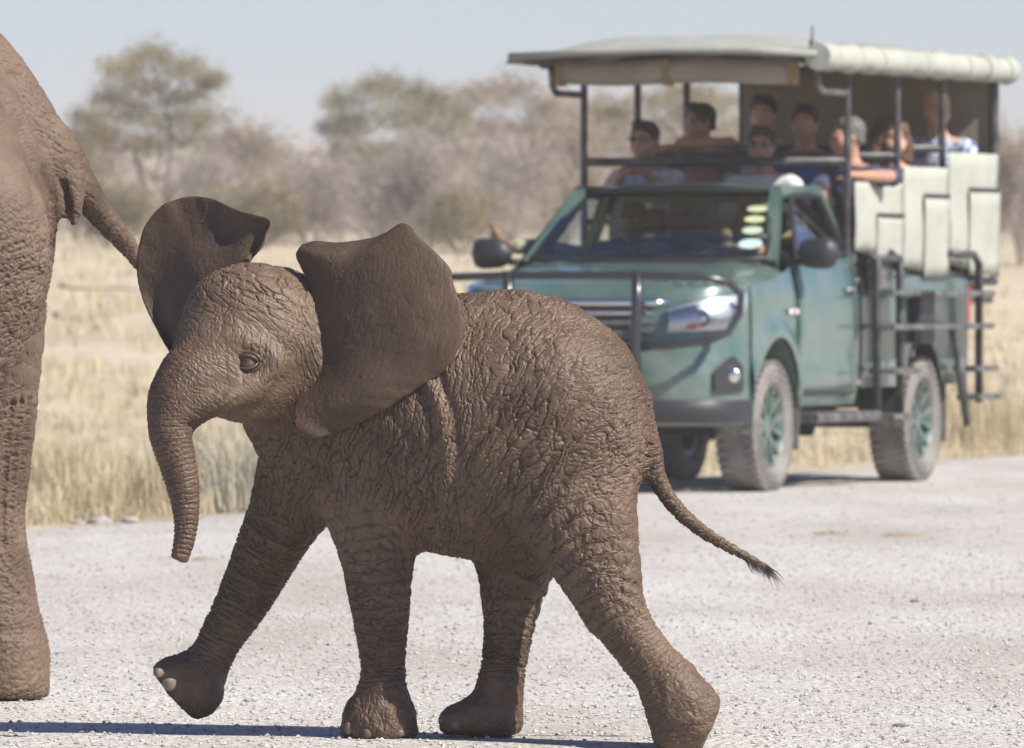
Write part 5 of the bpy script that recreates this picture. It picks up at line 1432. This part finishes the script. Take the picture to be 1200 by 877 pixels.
# two brown dung patches pressed into the road
m_dung = mat('dry_dung', (0.30, 0.20, 0.115), .95); nt = NT(m_dung)
nt.set('Base Color', nt.ramp(nt.noise(nt.pos(), 50, 5), [(.3, (.27, .20, .13)), (.7, (.44, .35, .25))])); nt.set('Normal', nt.bump(nt.noise(nt.pos(), 90, 4), .8, .01))
def dung(px, py, wpx, hpx, label, seed):
    D = CAMH * F / (py - HZ); rx = wpx / 2 * D / F; ry = hpx / 2 * D / F * D / CAMH
    b = MB(); G = []; rr = np.random.default_rng(seed)
    ph = rr.uniform(0, 6.3, 4)
    for i in range(7):
        u = i / 6; row = []
        for k in range(28):
            a = 2 * math.pi * k / 28; e = 1 + .16 * math.sin(3 * a + ph[0]) + .12 * math.sin(5 * a + ph[1]) + .07 * math.sin(9 * a + ph[2])
            x = rx * u * e * math.cos(a); y = ry * u * e * math.sin(a)
            p = W(px, py, D); X_, Y_ = p[0] + x, D + y
            row.append((X_ - p[0], y, float(ground_z(X_, Y_)) + .011 * (1 - u ** 2) * (1 + .4 * math.sin(7 * a + 9 * u)) - .004 * u))
        G.append(row)
    b.grid(G, close_v=True); o = b.build('dung_patch', m_dung, None, smooth=True); o.location = (W(px, py, D)[0], D, 0)
    tag(o, label, 'dung')
dung(972, 626, 46, 6, 'flattened brown dung patch on the gravel behind the tail tuft', 1)
dung(1055, 629, 58, 4.5, 'thin pale brown dung smear on the gravel below the rear wheel', 2)
dung(238, 658, 34, 4.5, 'small brown dung patch on the gravel beside the trunk tip', 3)

# dry grass ------------------------------------------------------------------
def blades(name, spots, m, seed, per=(14, 30), h=(.10, .35), spread=.10, lean=.45, wid=.004, parent=None):
    r = np.random.default_rng(seed); Vs = []; Fs = []; tones = []
    n = len(spots); cnt = r.integers(per[0], per[1], n); tot = cnt.sum(); idx = np.repeat(np.arange(n), cnt)
    S_ = np.asarray(spots)[idx]                                    # x y z scale tone
    a = r.uniform(0, 6.283, tot); rad = spread * np.sqrt(r.uniform(0, 1, tot)) * S_[:, 3]
    bx, by = S_[:, 0] + rad * np.cos(a), S_[:, 1] + rad * np.sin(a)
    bz = S_[:, 2]
    H = r.uniform(h[0], h[1], tot) * S_[:, 3]; le = np.abs(r.normal(0, lean, tot)) * H; da = a + r.normal(0, .8, tot)
    w = wid * r.uniform(.7, 1.5, tot); wa = r.uniform(0, 6.283, tot)
    ox, oy = np.cos(wa) * w, np.sin(wa) * w
    dx, dy = np.cos(da) * le, np.sin(da) * le
    p0 = np.stack([bx - ox, by - oy, bz - .02], 1); p1 = np.stack([bx + ox, by + oy, bz - .02], 1)
    mx, my, mz = bx + dx * .35, by + dy * .35, bz + H * .62
    p2 = np.stack([mx - ox * .7, my - oy * .7, mz], 1); p3 = np.stack([mx + ox * .7, my + oy * .7, mz], 1)
    p4 = np.stack([bx + dx, by + dy, bz + H * .97], 1)
    V = np.stack([p0, p1, p2, p3, p4], 1).reshape(-1, 3); k = 5 * np.arange(tot)
    Tt = np.concatenate([np.stack([k, k + 1, k + 3], 1), np.stack([k, k + 3, k + 2], 1), np.stack([k + 2, k + 3, k + 4], 1)])
    me = np_mesh(name, V, Tt, smooth=False)
    t_ = np.clip(S_[:, 4] + r.normal(0, .16, tot), 0, 1)
    A = me.attributes.new('tone', 'FLOAT', 'POINT'); A.data.foreach_set('value', np.repeat(t_, 5).astype(np.float32))
    return link(name, me, m, parent)
m_grass = mat('dry_grass', (0.5, 0.4, 0.2), .8, spec=.2)
nt = NT(m_grass)
nt.set('Base Color', nt.ramp(nt.at('tone'), [(0, (.27, .225, .15)), (.3, (.45, .37, .23)), (.6, (.62, .52, .33)), (1, (.72, .64, .46))]))
b_ = nt.b; tr = nt.new('ShaderNodeBsdfTranslucent'); nt.l.new(nt.ramp(nt.at('tone'), [(0, (.27, .225, .15)), (1, (.68, .58, .36))]), tr.inputs[0])
mx = nt.new('ShaderNodeMixShader', in_0=.28); nt.l.new(b_.outputs[0], mx.inputs[1]); nt.l.new(tr.outputs[0], mx.inputs[2]); nt.l.new(mx.outputs[0], nt.n['Material Output'].inputs[0])
m_tuss = mat('grey_grass', (0.3, 0.28, 0.2), .85, spec=.2); nt = NT(m_tuss)
nt.set('Base Color', nt.ramp(nt.at('tone'), [(0, (.24, .22, .17)), (.5, (.40, .365, .28)), (1, (.58, .51, .36))]))

r = np.random.default_rng(31)
def grass_spots(n, d0, d1, px0, px1, scale, seed, clump=.5, pw=1.0, edge=-.25):
    r = np.random.default_rng(seed); D = d0 * (d1 / d0) ** (r.uniform(0, 1, n) ** pw); px = r.uniform(px0, px1, n); X = (px - 600) * D / F
    off = road_off(X, D); P = np.stack([X, D, 0 * X], 1)
    den = vnoise(P * .55, 44) * .5 + vnoise(P * .14, 45) * .7
    ok = (off < edge + .25 * vnoise(P * 1.3, 46)) & (den > r.uniform(-1, 1, n) * clump - .15)
    # not under the truck
    lx = (X - TRO[0]) * TRX[0] + (D - TRO[1]) * TRX[1]; ly = (X - TRO[0]) * TRY[0] + (D - TRO[1]) * TRY[1]
    ok &= ~((np.abs(lx) < 1.0) & (ly > -.9) & (ly < 5.2))
    X, D = X[ok], D[ok]; s = r.uniform(*scale, len(X)); tone = np.clip(.62 + .25 * vnoise(np.stack([X * .5, D * .5, 0 * X], 1), 47) + r.normal(0, .08, len(X)), 0, 1)
    return np.stack([X, D, ground_z(X, D), s, tone], 1)
sp1 = grass_spots(5000, 46, 88, -350, 1500, (.40, .95), 51, 1.0)
g = blades('verge_grass', sp1, m_grass, 52, (12, 26), (.05, .22), .15, .65, .0035)
tag(g, 'short straw-yellow grass along the road verge', 'grass', kind='stuff')
sp2 = grass_spots(3400, 80, 230, -600, 1700, (.5, 1.0), 53, .9, 1.0)
g = blades('plain_grass', sp2, m_grass, 54, (6, 12), (.08, .26), .30, .6, .010)
tag(g, 'sparse pale dry grass on the plain before the bushes', 'grass', kind='stuff')
# tussocks that stand out one by one
TUS = [(205, 545, 53.0, 1.25, .34), (262, 560, 51.5, 1.05, .40), (150, 560, 52.0, .85, .50), (100, 575, 51.0, .7, .60), (300, 570, 52.5, .8, .45), (1178, 505, 72.0, 1.5, .55), (1150, 500, 74.0, 1.1, .6), (70, 500, 56.0, .8, .6), (565, 505, 57.5, .8, .62)]
TL = ['grey-green tall grass tussock between the adult and the calf', 'grey tussock just behind the dangling trunk', 'straw tussock between the adult leg and the tall grey-green tussock', 'low yellow tussock beside the adult leg', 'greyish tussock under the calf chin', 'tall pale tussock beside the truck rear ladder', 'smaller pale tussock close behind the truck rear ladder', 'low straw tussock above the verge by the adult leg', 'straw tussock beyond the calf belly']
for (px, py, D, sc, tone), lab in zip(TUS, TL):
    X = (px - 600) * D / F; z = float(ground_z(X, D)); rr = np.random.default_rng(int(px))
    sub = np.stack([rr.normal(0, .16, 10) * sc, rr.normal(0, .16, 10) * sc, np.zeros(10) , np.full(10, sc), np.full(10, tone)], 1)
    o = blades('grass_tussock', sub, m_tuss if tone < .5 else m_grass, int(px) + 3, (24, 40), (.18, .52), .12, .40, .0035); o.location = (X, D, z)
    tag(o, lab, 'grass', 'tussocks on the verge')

# trees and thorn bushes --------------------------------------------------------
m_bark = mat('bark', (0.22, 0.185, 0.165), .9); nt = NT(m_bark)
nt.set('Base Color', nt.ramp(nt.noise(nt.obj(), 6, 5), [(.3, (.13, .11, .10)), (.7, (.30, .26, .24))]))
m_twig = mat('grey_twig', (0.38, 0.32, 0.285), .9)
def leaf_mat(name, c0, c1):
    m = mat(name, c0, .8, spec=.15); nt = NT(m)
    col = nt.ramp(nt.at('tone'), [(0, c0), (1, c1)]); nt.set('Base Color', col)
    tr = nt.new('ShaderNodeBsdfTranslucent'); nt.l.new(col, tr.inputs[0])
    mx = nt.new('ShaderNodeMixShader', in_0=.3); nt.l.new(nt.b.outputs[0], mx.inputs[1]); nt.l.new(tr.outputs[0], mx.inputs[2]); nt.l.new(mx.outputs[0], nt.n['Material Output'].inputs[0])
    return m
m_leaf_y = leaf_mat('olive_leaf', (.17, .14, .06), (.37, .305, .135))
m_leaf_g = leaf_mat('green_leaf', (.15, .15, .08), (.33, .305, .155))
m_leaf_b = leaf_mat('brown_leaf', (.25, .19, .125), (.46, .37, .25))
m_leaf_w = leaf_mat('bleached_leaf', (.31, .255, .21), (.52, .45, .38))

def grow(seed, stems, height, spread, levels, flat, twist=.35, up=.3, r0=.075, lean0=.35):
    """returns branch segments (p, q, rp, rq) and tip points"""
    r = np.random.default_rng(seed); segs = []; tips = []
    def go(p, d, L, rad, lev):
        n = 3
        for i in range(n):
            d = d + r.normal(0, twist * .5, 3); d[2] += up * .12 * (1 if lev < levels - 1 else -flat); d /= np.linalg.norm(d)
            q = p + d * L / n; r2 = rad * (.86 if lev else .92)
            segs.append((p, q, rad, r2)); p, rad = q, r2
            if lev >= levels - 1: tips.append(q)
            if lev < levels and i >= (1 if lev == 0 else 0):
                for _ in range(1 if r.uniform() < .5 else 2):
                    a = r.uniform(0, 6.283); o = np.array([math.cos(a), math.sin(a), r.normal(.25, .35)]); dd = d * .55 + o * spread; dd /= np.linalg.norm(dd)
                    go(p, dd, L * r.uniform(.55, .8), rad * .6, lev + 1)
        tips.append(p)
    for s in range(stems):
        a = r.uniform(0, 6.283) if stems > 2 else (s * math.pi + r.normal(0, .3)); d = np.array([math.cos(a) * lean0, math.sin(a) * lean0, 1.0]); d /= np.linalg.norm(d)
        go(np.array([math.cos(a) * .06, math.sin(a) * .06, -.1]), d, height * .42 * r.uniform(.85, 1.1), r0 * r.uniform(.8, 1.1), 0)
    return segs, np.array(tips)
def branch_mesh(segs, name, rmin=.006):
    P = np.array([s[0] for s in segs]); Qq = np.array([s[1] for s in segs]); ra = np.maximum([s[2] for s in segs], rmin); rb = np.maximum([s[3] for s in segs], rmin)
    d = Qq - P; d /= np.linalg.norm(d, axis=1)[:, None]; h = np.where(np.abs(d[:, 2:3]) > .9, np.array([[1., 0, 0]]), np.array([[0, 0, 1.]]))
    u = np.cross(d, h); u /= np.linalg.norm(u, axis=1)[:, None]; w = np.cross(d, u); m = 5; V = []
    for (c, rr) in ((P, ra), (Qq, rb)):
        for k in range(m):
            a = 2 * math.pi * k / m; V.append(c + (u * math.cos(a) + w * math.sin(a)) * rr[:, None])
    V = np.stack(V, 1).reshape(-1, 3); n = len(P); b = 10 * np.arange(n)
    Fq = np.concatenate([np.stack([b + k, b + (k + 1) % m, b + m + (k + 1) % m, b + m + k], 1) for k in range(m)])
    return np_mesh(name, V, Fq)
def leaf_mesh(tips, n, size, sig, seed, name, zs=.6, twig=0):
    r = np.random.default_rng(seed); i = r.integers(0, len(tips), n)
    c = tips[i] + r.normal(0, 1, (n, 3)) * np.array([sig, sig, sig * zs])
    u = r.normal(0, 1, (n, 3)); u /= np.linalg.norm(u, axis=1)[:, None]; h = r.normal(0, 1, (n, 3)); w = np.cross(u, h); w /= np.linalg.norm(w, axis=1)[:, None]
    s = size * r.uniform(.6, 1.5, n)[:, None]
    if twig:
        V = np.stack([c, c + u * s * 5 + w * size * .12, c + u * s * 5 - w * size * .12], 1); Fq = (np.arange(n)[:, None] * 3 + np.arange(3)); k = 3
    else:
        V = np.stack([c - u * s, c + w * s * .55, c + u * s, c - w * s * .55], 1); Fq = (np.arange(n)[:, None] * 4 + np.arange(4)); k = 4
    me = np_mesh(name, V.reshape(-1, 3), Fq, smooth=False)
    tone = np.clip(.5 + .45 * vnoise(c * 1.6, seed) + r.normal(0, .15, n), 0, 1)
    A = me.attributes.new('tone', 'FLOAT', 'POINT'); A.data.foreach_set('value', np.repeat(tone, k).astype(np.float32)); return me
KIND = {}
def reg(key, tm, cm, ml, hh, ww, tw):
    tm.materials.append(m_bark); cm.materials.append(ml)
    if tw is not None: tw.materials.append(m_twig)
    KIND[key] = (tm, cm, ml, hh, ww, tw)
def kind(key, gp, leaves, size, sig, m_leaf, zs=.6, twigs=0):
    segs, tips = grow(*gp)
    reg(key, branch_mesh(segs, key + '_trunk'), leaf_mesh(tips, leaves, size, sig, 7, key + '_crown', zs), m_leaf, tips[:, 2].max(), np.ptp(tips[:, 0]), leaf_mesh(tips, twigs, .05, sig * 1.1, 9, key + '_twigs', .8, 1) if twigs else None)
def pad_tree(key, stems, pads, leaves, size, m_leaf, twigs, seed, dens=1.0, crown=True):
    """stems: polylines (x z r) metres; pads: x z half-width half-height; limbs run from the stem tops to flat leaf pads"""
    r = np.random.default_rng(seed); segs = []; tips = []; tops = []
    def path(P, R):
        P = resample(np.column_stack([P, R]), 5)
        for a, b in zip(P[:-1], P[1:]): segs.append((a[:3], b[:3], a[3], b[3]))
    for st in stems:
        st = np.array(st, float); y = np.cumsum(r.normal(0, .12, len(st)))
        path(np.column_stack([st[:, 0], y, st[:, 1]]), st[:, 2]); tops += [(st[i, 0], y[i], st[i, 1], st[i, 2]) for i in range(len(st) // 2, len(st))]
    for (x, z, hw, hh) in pads:
        for rep in range(2):
            c = np.array([x, r.normal(0, .75), z + r.normal(0, .05)])
            t = min(tops, key=lambda q: (q[0] - x) ** 2 + (q[1] - c[1]) ** 2 + (1.2 * (q[2] - z)) ** 2 + (3 if q[2] > z else 0))
            mid = (np.array(t[:3]) + c) / 2 + np.array([0, 0, -.12]) + r.normal(0, .08, 3)
            path(np.array([t[:3], mid, c]), [max(t[3] * .6, .02), .018, .010])
            for k in range(9):
                a = r.uniform(0, 6.283); e = c + np.array([math.cos(a) * hw, math.sin(a) * hw, r.normal(.05, .6) * hh]) * r.uniform(.5, 1)
                segs.append((c, e, .009, .005))
            m = 90; a = r.uniform(0, 6.283, m); q = np.sqrt(r.uniform(0, 1, m))
            tips.append(c + np.stack([np.cos(a) * q * hw, np.sin(a) * q * hw, r.normal(0, 1.0, m) * hh * (1.15 - q * .5)], 1))
    tips = np.concatenate(tips)
    reg(key, branch_mesh(segs, key + '_trunk'), leaf_mesh(tips, leaves, size, .11, seed, key + '_crown', .7), m_leaf, tips[:, 2].max(), np.ptp(tips[:, 0]), leaf_mesh(tips, twigs, .045, .1, seed + 1, key + '_twigs', .5, 1))
q = lambda x, y: ((x - 185) / 58.0, (285 - y) / 58.0)
pad_tree('acacia', [[(0, -.1, .12), (-.05, .5, .10), (-.3, 1.3, .075), (-.55, 2.1, .05)], [(.05, .3, .09), (.25, 1.2, .075), (.35, 2.2, .05), (.2, 3.0, .03)], [(0, .6, .06), (.7, 1.4, .05), (1.3, 1.7, .03)]],
  [(*q(175, 48), .55, .15), (*q(135, 66), .5, .16), (*q(222, 62), .55, .14), (*q(118, 96), .5, .18), (*q(170, 88), .6, .2), (*q(225, 98), .6, .18), (*q(262, 78), .35, .10), (*q(95, 128), .5, .15), (*q(150, 122), .6, .2), (*q(205, 130), .6, .2), (*q(255, 128), .5, .15), (*q(110, 155), .45, .13), (*q(175, 158), .5, .14), (*q(235, 160), .55, .15), (*q(280, 172), .4, .12), (*q(80, 160), .35, .1)],
  14000, .034, m_leaf_y, 5000, 61)
q = lambda x, y: ((x - 540) / 62.0, (285 - y) / 62.0)
pad_tree('broad_acacia', [[(0, -.1, .10), (-.3, .8, .08), (-.9, 1.6, .06), (-1.6, 2.4, .03)], [(.1, 0, .10), (.3, 1.0, .08), (.4, 2.0, .05), (.5, 2.8, .03)], [(.1, .2, .08), (.9, 1.1, .06), (1.6, 1.9, .03)]],
  [(*q(420, 95), .5, .15), (*q(465, 80), .5, .16), (*q(520, 76), .6, .18), (*q(575, 80), .6, .18), (*q(625, 92), .5, .16), (*q(405, 125), .4, .12), (*q(450, 120), .5, .2), (*q(510, 118), .6, .22), (*q(570, 122), .6, .22), (*q(630, 130), .55, .2), (*q(660, 115), .35, .12), (*q(420, 160), .4, .14), (*q(480, 165), .5, .18), (*q(545, 165), .5, .18), (*q(610, 172), .5, .18), (*q(655, 165), .4, .16)],
  15000, .034, m_leaf_g, 7000, 63)
pad_tree('olive_acacia', [[(0, -.1, .10), (-.2, .8, .08), (-.7, 1.7, .05), (-1.2, 2.3, .03)], [(.1, .3, .09), (.4, 1.2, .07), (.9, 2.1, .04)]],
  [(*q(440, 110), .5, .18), (*q(500, 86), .6, .18), (*q(560, 78), .6, .2), (*q(610, 100), .55, .2), (*q(470, 140), .6, .2), (*q(530, 128), .6, .2), (*q(590, 138), .6, .2), (*q(640, 140), .4, .16), (*q(425, 160), .4, .14), (*q(500, 175), .5, .18), (*q(560, 178), .5, .18), (*q(625, 180), .45, .16)],
  13000, .034, m_leaf_b, 7000, 65)
kind('thorn', (8, 6, 2.6, .75, 3, .1, .5, .4, .035, .7), 2600, .032, .16, m_leaf_w, .8, 9000)
kind('thorn_leafy', (17, 5, 2.7, .7, 3, .1, .5, .4, .04, .6), 6500, .036, .17, m_leaf_b, .8, 5000)
kind('bush_olive', (23, 6, 1.9, .7, 3, .1, .5, .4, .03, .7), 7000, .034, .15, m_leaf_y, .8, 2500)
def tree(key, px, pybase, D, hpx, wpx, rz, label, name, group):
    tm, cm, ml, hh, ww, tw = KIND[key]
    X = (px - 600) * D / F; z = float(ground_z(X, D))
    e = empty(name, (X, D, z), rz, label, 'tree' if 'tree' in name else 'bush', group)
    top = CAMH - (pybase - hpx - HZ) * D / F
    sz = (top - z) / (hh + .15); sx = wpx * D / F / (ww + .3)
    e.scale = (sx, sx, sz)
    t = link('trunk', tm); t.parent = e
    c = link('crown', cm); c.parent = e
    if tw is not None:
        k_ = link('twigs', tw); k_.parent = e
    return e
TREES = [
 ('acacia', 183, 285, 185, 254, 222, 0.0, 'flat-topped acacia tree standing clear beside the adult elephant tail', 'acacia_tree'),
 ('broad_acacia', 470, 285, 178, 212, 190, .2, 'green-tinged acacia tree with an open flank, above the calf back', 'acacia_tree'),
 ('olive_acacia', 590, 285, 188, 215, 230, .1, 'broad brownish acacia tree rising beside the truck canopy front', 'acacia_tree'),
 ('acacia', 800, 285, 196, 205, 260, 3.3, 'olive acacia tree seen through the open side of the truck', 'acacia_tree'),
 ('olive_acacia', 700, 285, 205, 190, 220, 5.0, 'pale tree behind the front canopy post', 'acacia_tree'),
 ('thorn_leafy', 90, 285, 190, 150, 160, .1, 'brownish thorn bush under the flat-topped acacia, beside the adult rump', 'thorn_bush'),
 ('thorn', 250, 285, 176, 130, 180, 1.9, 'bare grey thorn bush between the flat-topped acacia trunk and the calf head', 'thorn_bush'),
 ('thorn_leafy', 315, 285, 184, 155, 190, 2.7, 'brownish thorn bush above the calf head', 'thorn_bush'),
 ('thorn', 365, 285, 172, 125, 170, 3.3, 'pale bare thorn bush above the calf ear', 'thorn_bush'),
 ('bush_olive', 300, 285, 168, 85, 150, .7, 'low olive bush between the calf ears', 'bush'),
 ('bush_olive', 130, 285, 172, 80, 140, 2.2, 'low olive bush by the adult elephant tail', 'bush'),
 ('thorn', 500, 285, 168, 150, 210, 4.4, 'large bare grey thorn bush before the green-tinged acacia', 'thorn_bush'),
 ('thorn', 600, 285, 166, 150, 190, 5.2, 'bare grey thorn bush next to the truck mirror', 'thorn_bush'),
 ('thorn_leafy', 655, 285, 172, 160, 190, .9, 'brown thorn bush behind the front canopy post', 'thorn_bush'),
 ('thorn', 440, 285, 190, 140, 200, 6.0, 'faint grey thorn bush just behind the foot of the green-tinged acacia', 'thorn_bush'),
 ('bush_olive', 545, 285, 160, 75, 130, 3.9, 'low olive bush behind the calf back', 'bush'),
 ('thorn', 760, 285, 178, 150, 200, 1.4, 'grey thorn bush seen behind the front-row man with sunglasses', 'thorn_bush'),
 ('thorn_leafy', 850, 285, 186, 160, 200, 2.0, 'brown thorn bush seen through the middle canopy posts', 'thorn_bush'),
 ('thorn_leafy', 1195, 300, 150, 165, 150, 3.1, 'dark brownish thorn bush right behind the truck tail', 'thorn_bush'),
 ('thorn', 1240, 300, 146, 150, 160, .2, 'grey thorn bush standing beside the dark brownish bush behind the truck tail', 'thorn_bush'),
 ('thorn', 40, 285, 175, 120, 170, 5.5, 'pale thorn bush behind the adult elephant leg', 'thorn_bush'),
]
for t in TREES: tree(*t, 'trees and thorn bushes beyond the plain')
# a far wood that closes the view between the trunks
r = np.random.default_rng(77); n = 620
px = r.uniform(-1100, 2200, n); D = r.uniform(215, 300, n); X = (px - 600) * D / F; Z = ground_z(X, D)
hh = r.uniform(1.2, 2.3, n); cs = []
for i in range(n):
    m = 26; c = np.stack([r.normal(0, .9, m), r.normal(0, .9, m), r.uniform(0.05, 1.0, m) ** 1.3 * hh[i]], 1) + np.array([X[i], D[i], Z[i]]); cs.append(c)
me = leaf_mesh(np.concatenate(cs), 80000, .14, .28, 78, 'far_wood', .8)
o = link('far_wood', me, m_leaf_w); tag(o, 'far band of pale leafless thorn scrub closing the plain', 'scrub', kind='stuff')
# a dead log and low stones on the plain
m_log = mat('dead_wood', (.34, .27, .20), .9)
def log(px, py, D, L, rad, label):
    X = (px - 600) * D / F; z = float(ground_z(X, D)); b = MB()
    rr = np.random.default_rng(int(px)); pts = [(-L / 2 + L * i / 6, rr.normal(0, .05), rad * .8 + abs(rr.normal(0, .03))) for i in range(7)]
    b.tube(pts, [rad * (1 - .08 * i) for i in range(7)], 8); b.tube([pts[3], (pts[3][0] + .25, .2, rad * 2.4), (pts[3][0] + .5, .3, rad * 3.4)], [rad * .5, rad * .4, rad * .2], 6)
    o = b.build('dead_log', m_log, None, smooth=True); o.location = (X, D, z); o.rotation_euler = (0, 0, .25); tag(o, label, 'log')
log(115, 368, 120, 1.0, .035, 'dead grey log on the plain beside the adult hind leg')
log(85, 395, 105, .4, .035, 'short dead log on the plain close to the adult hind leg')
# ------------------------------------------------------------------ dusty dry-season air
hz = MB(); hz.box((-1300, -70, -1.2), (1300, 1850, 9.5))
m_hz = bpy.data.materials.new('haze'); m_hz.use_nodes = True; t_ = m_hz.node_tree; t_.nodes.clear()
pv = t_.nodes.new('ShaderNodeVolumePrincipled'); mo = t_.nodes.new('ShaderNodeOutputMaterial')
pv.inputs['Color'].default_value = (.99, .95, .90, 1); pv.inputs['Density'].default_value = HAZE; pv.inputs['Anisotropy'].default_value = 0.0
t_.links.new(pv.outputs[0], mo.inputs['Volume'])
o = hz.build('haze', m_hz); tag(o, 'thin dusty haze over the dry plain', 'haze', kind='stuff')
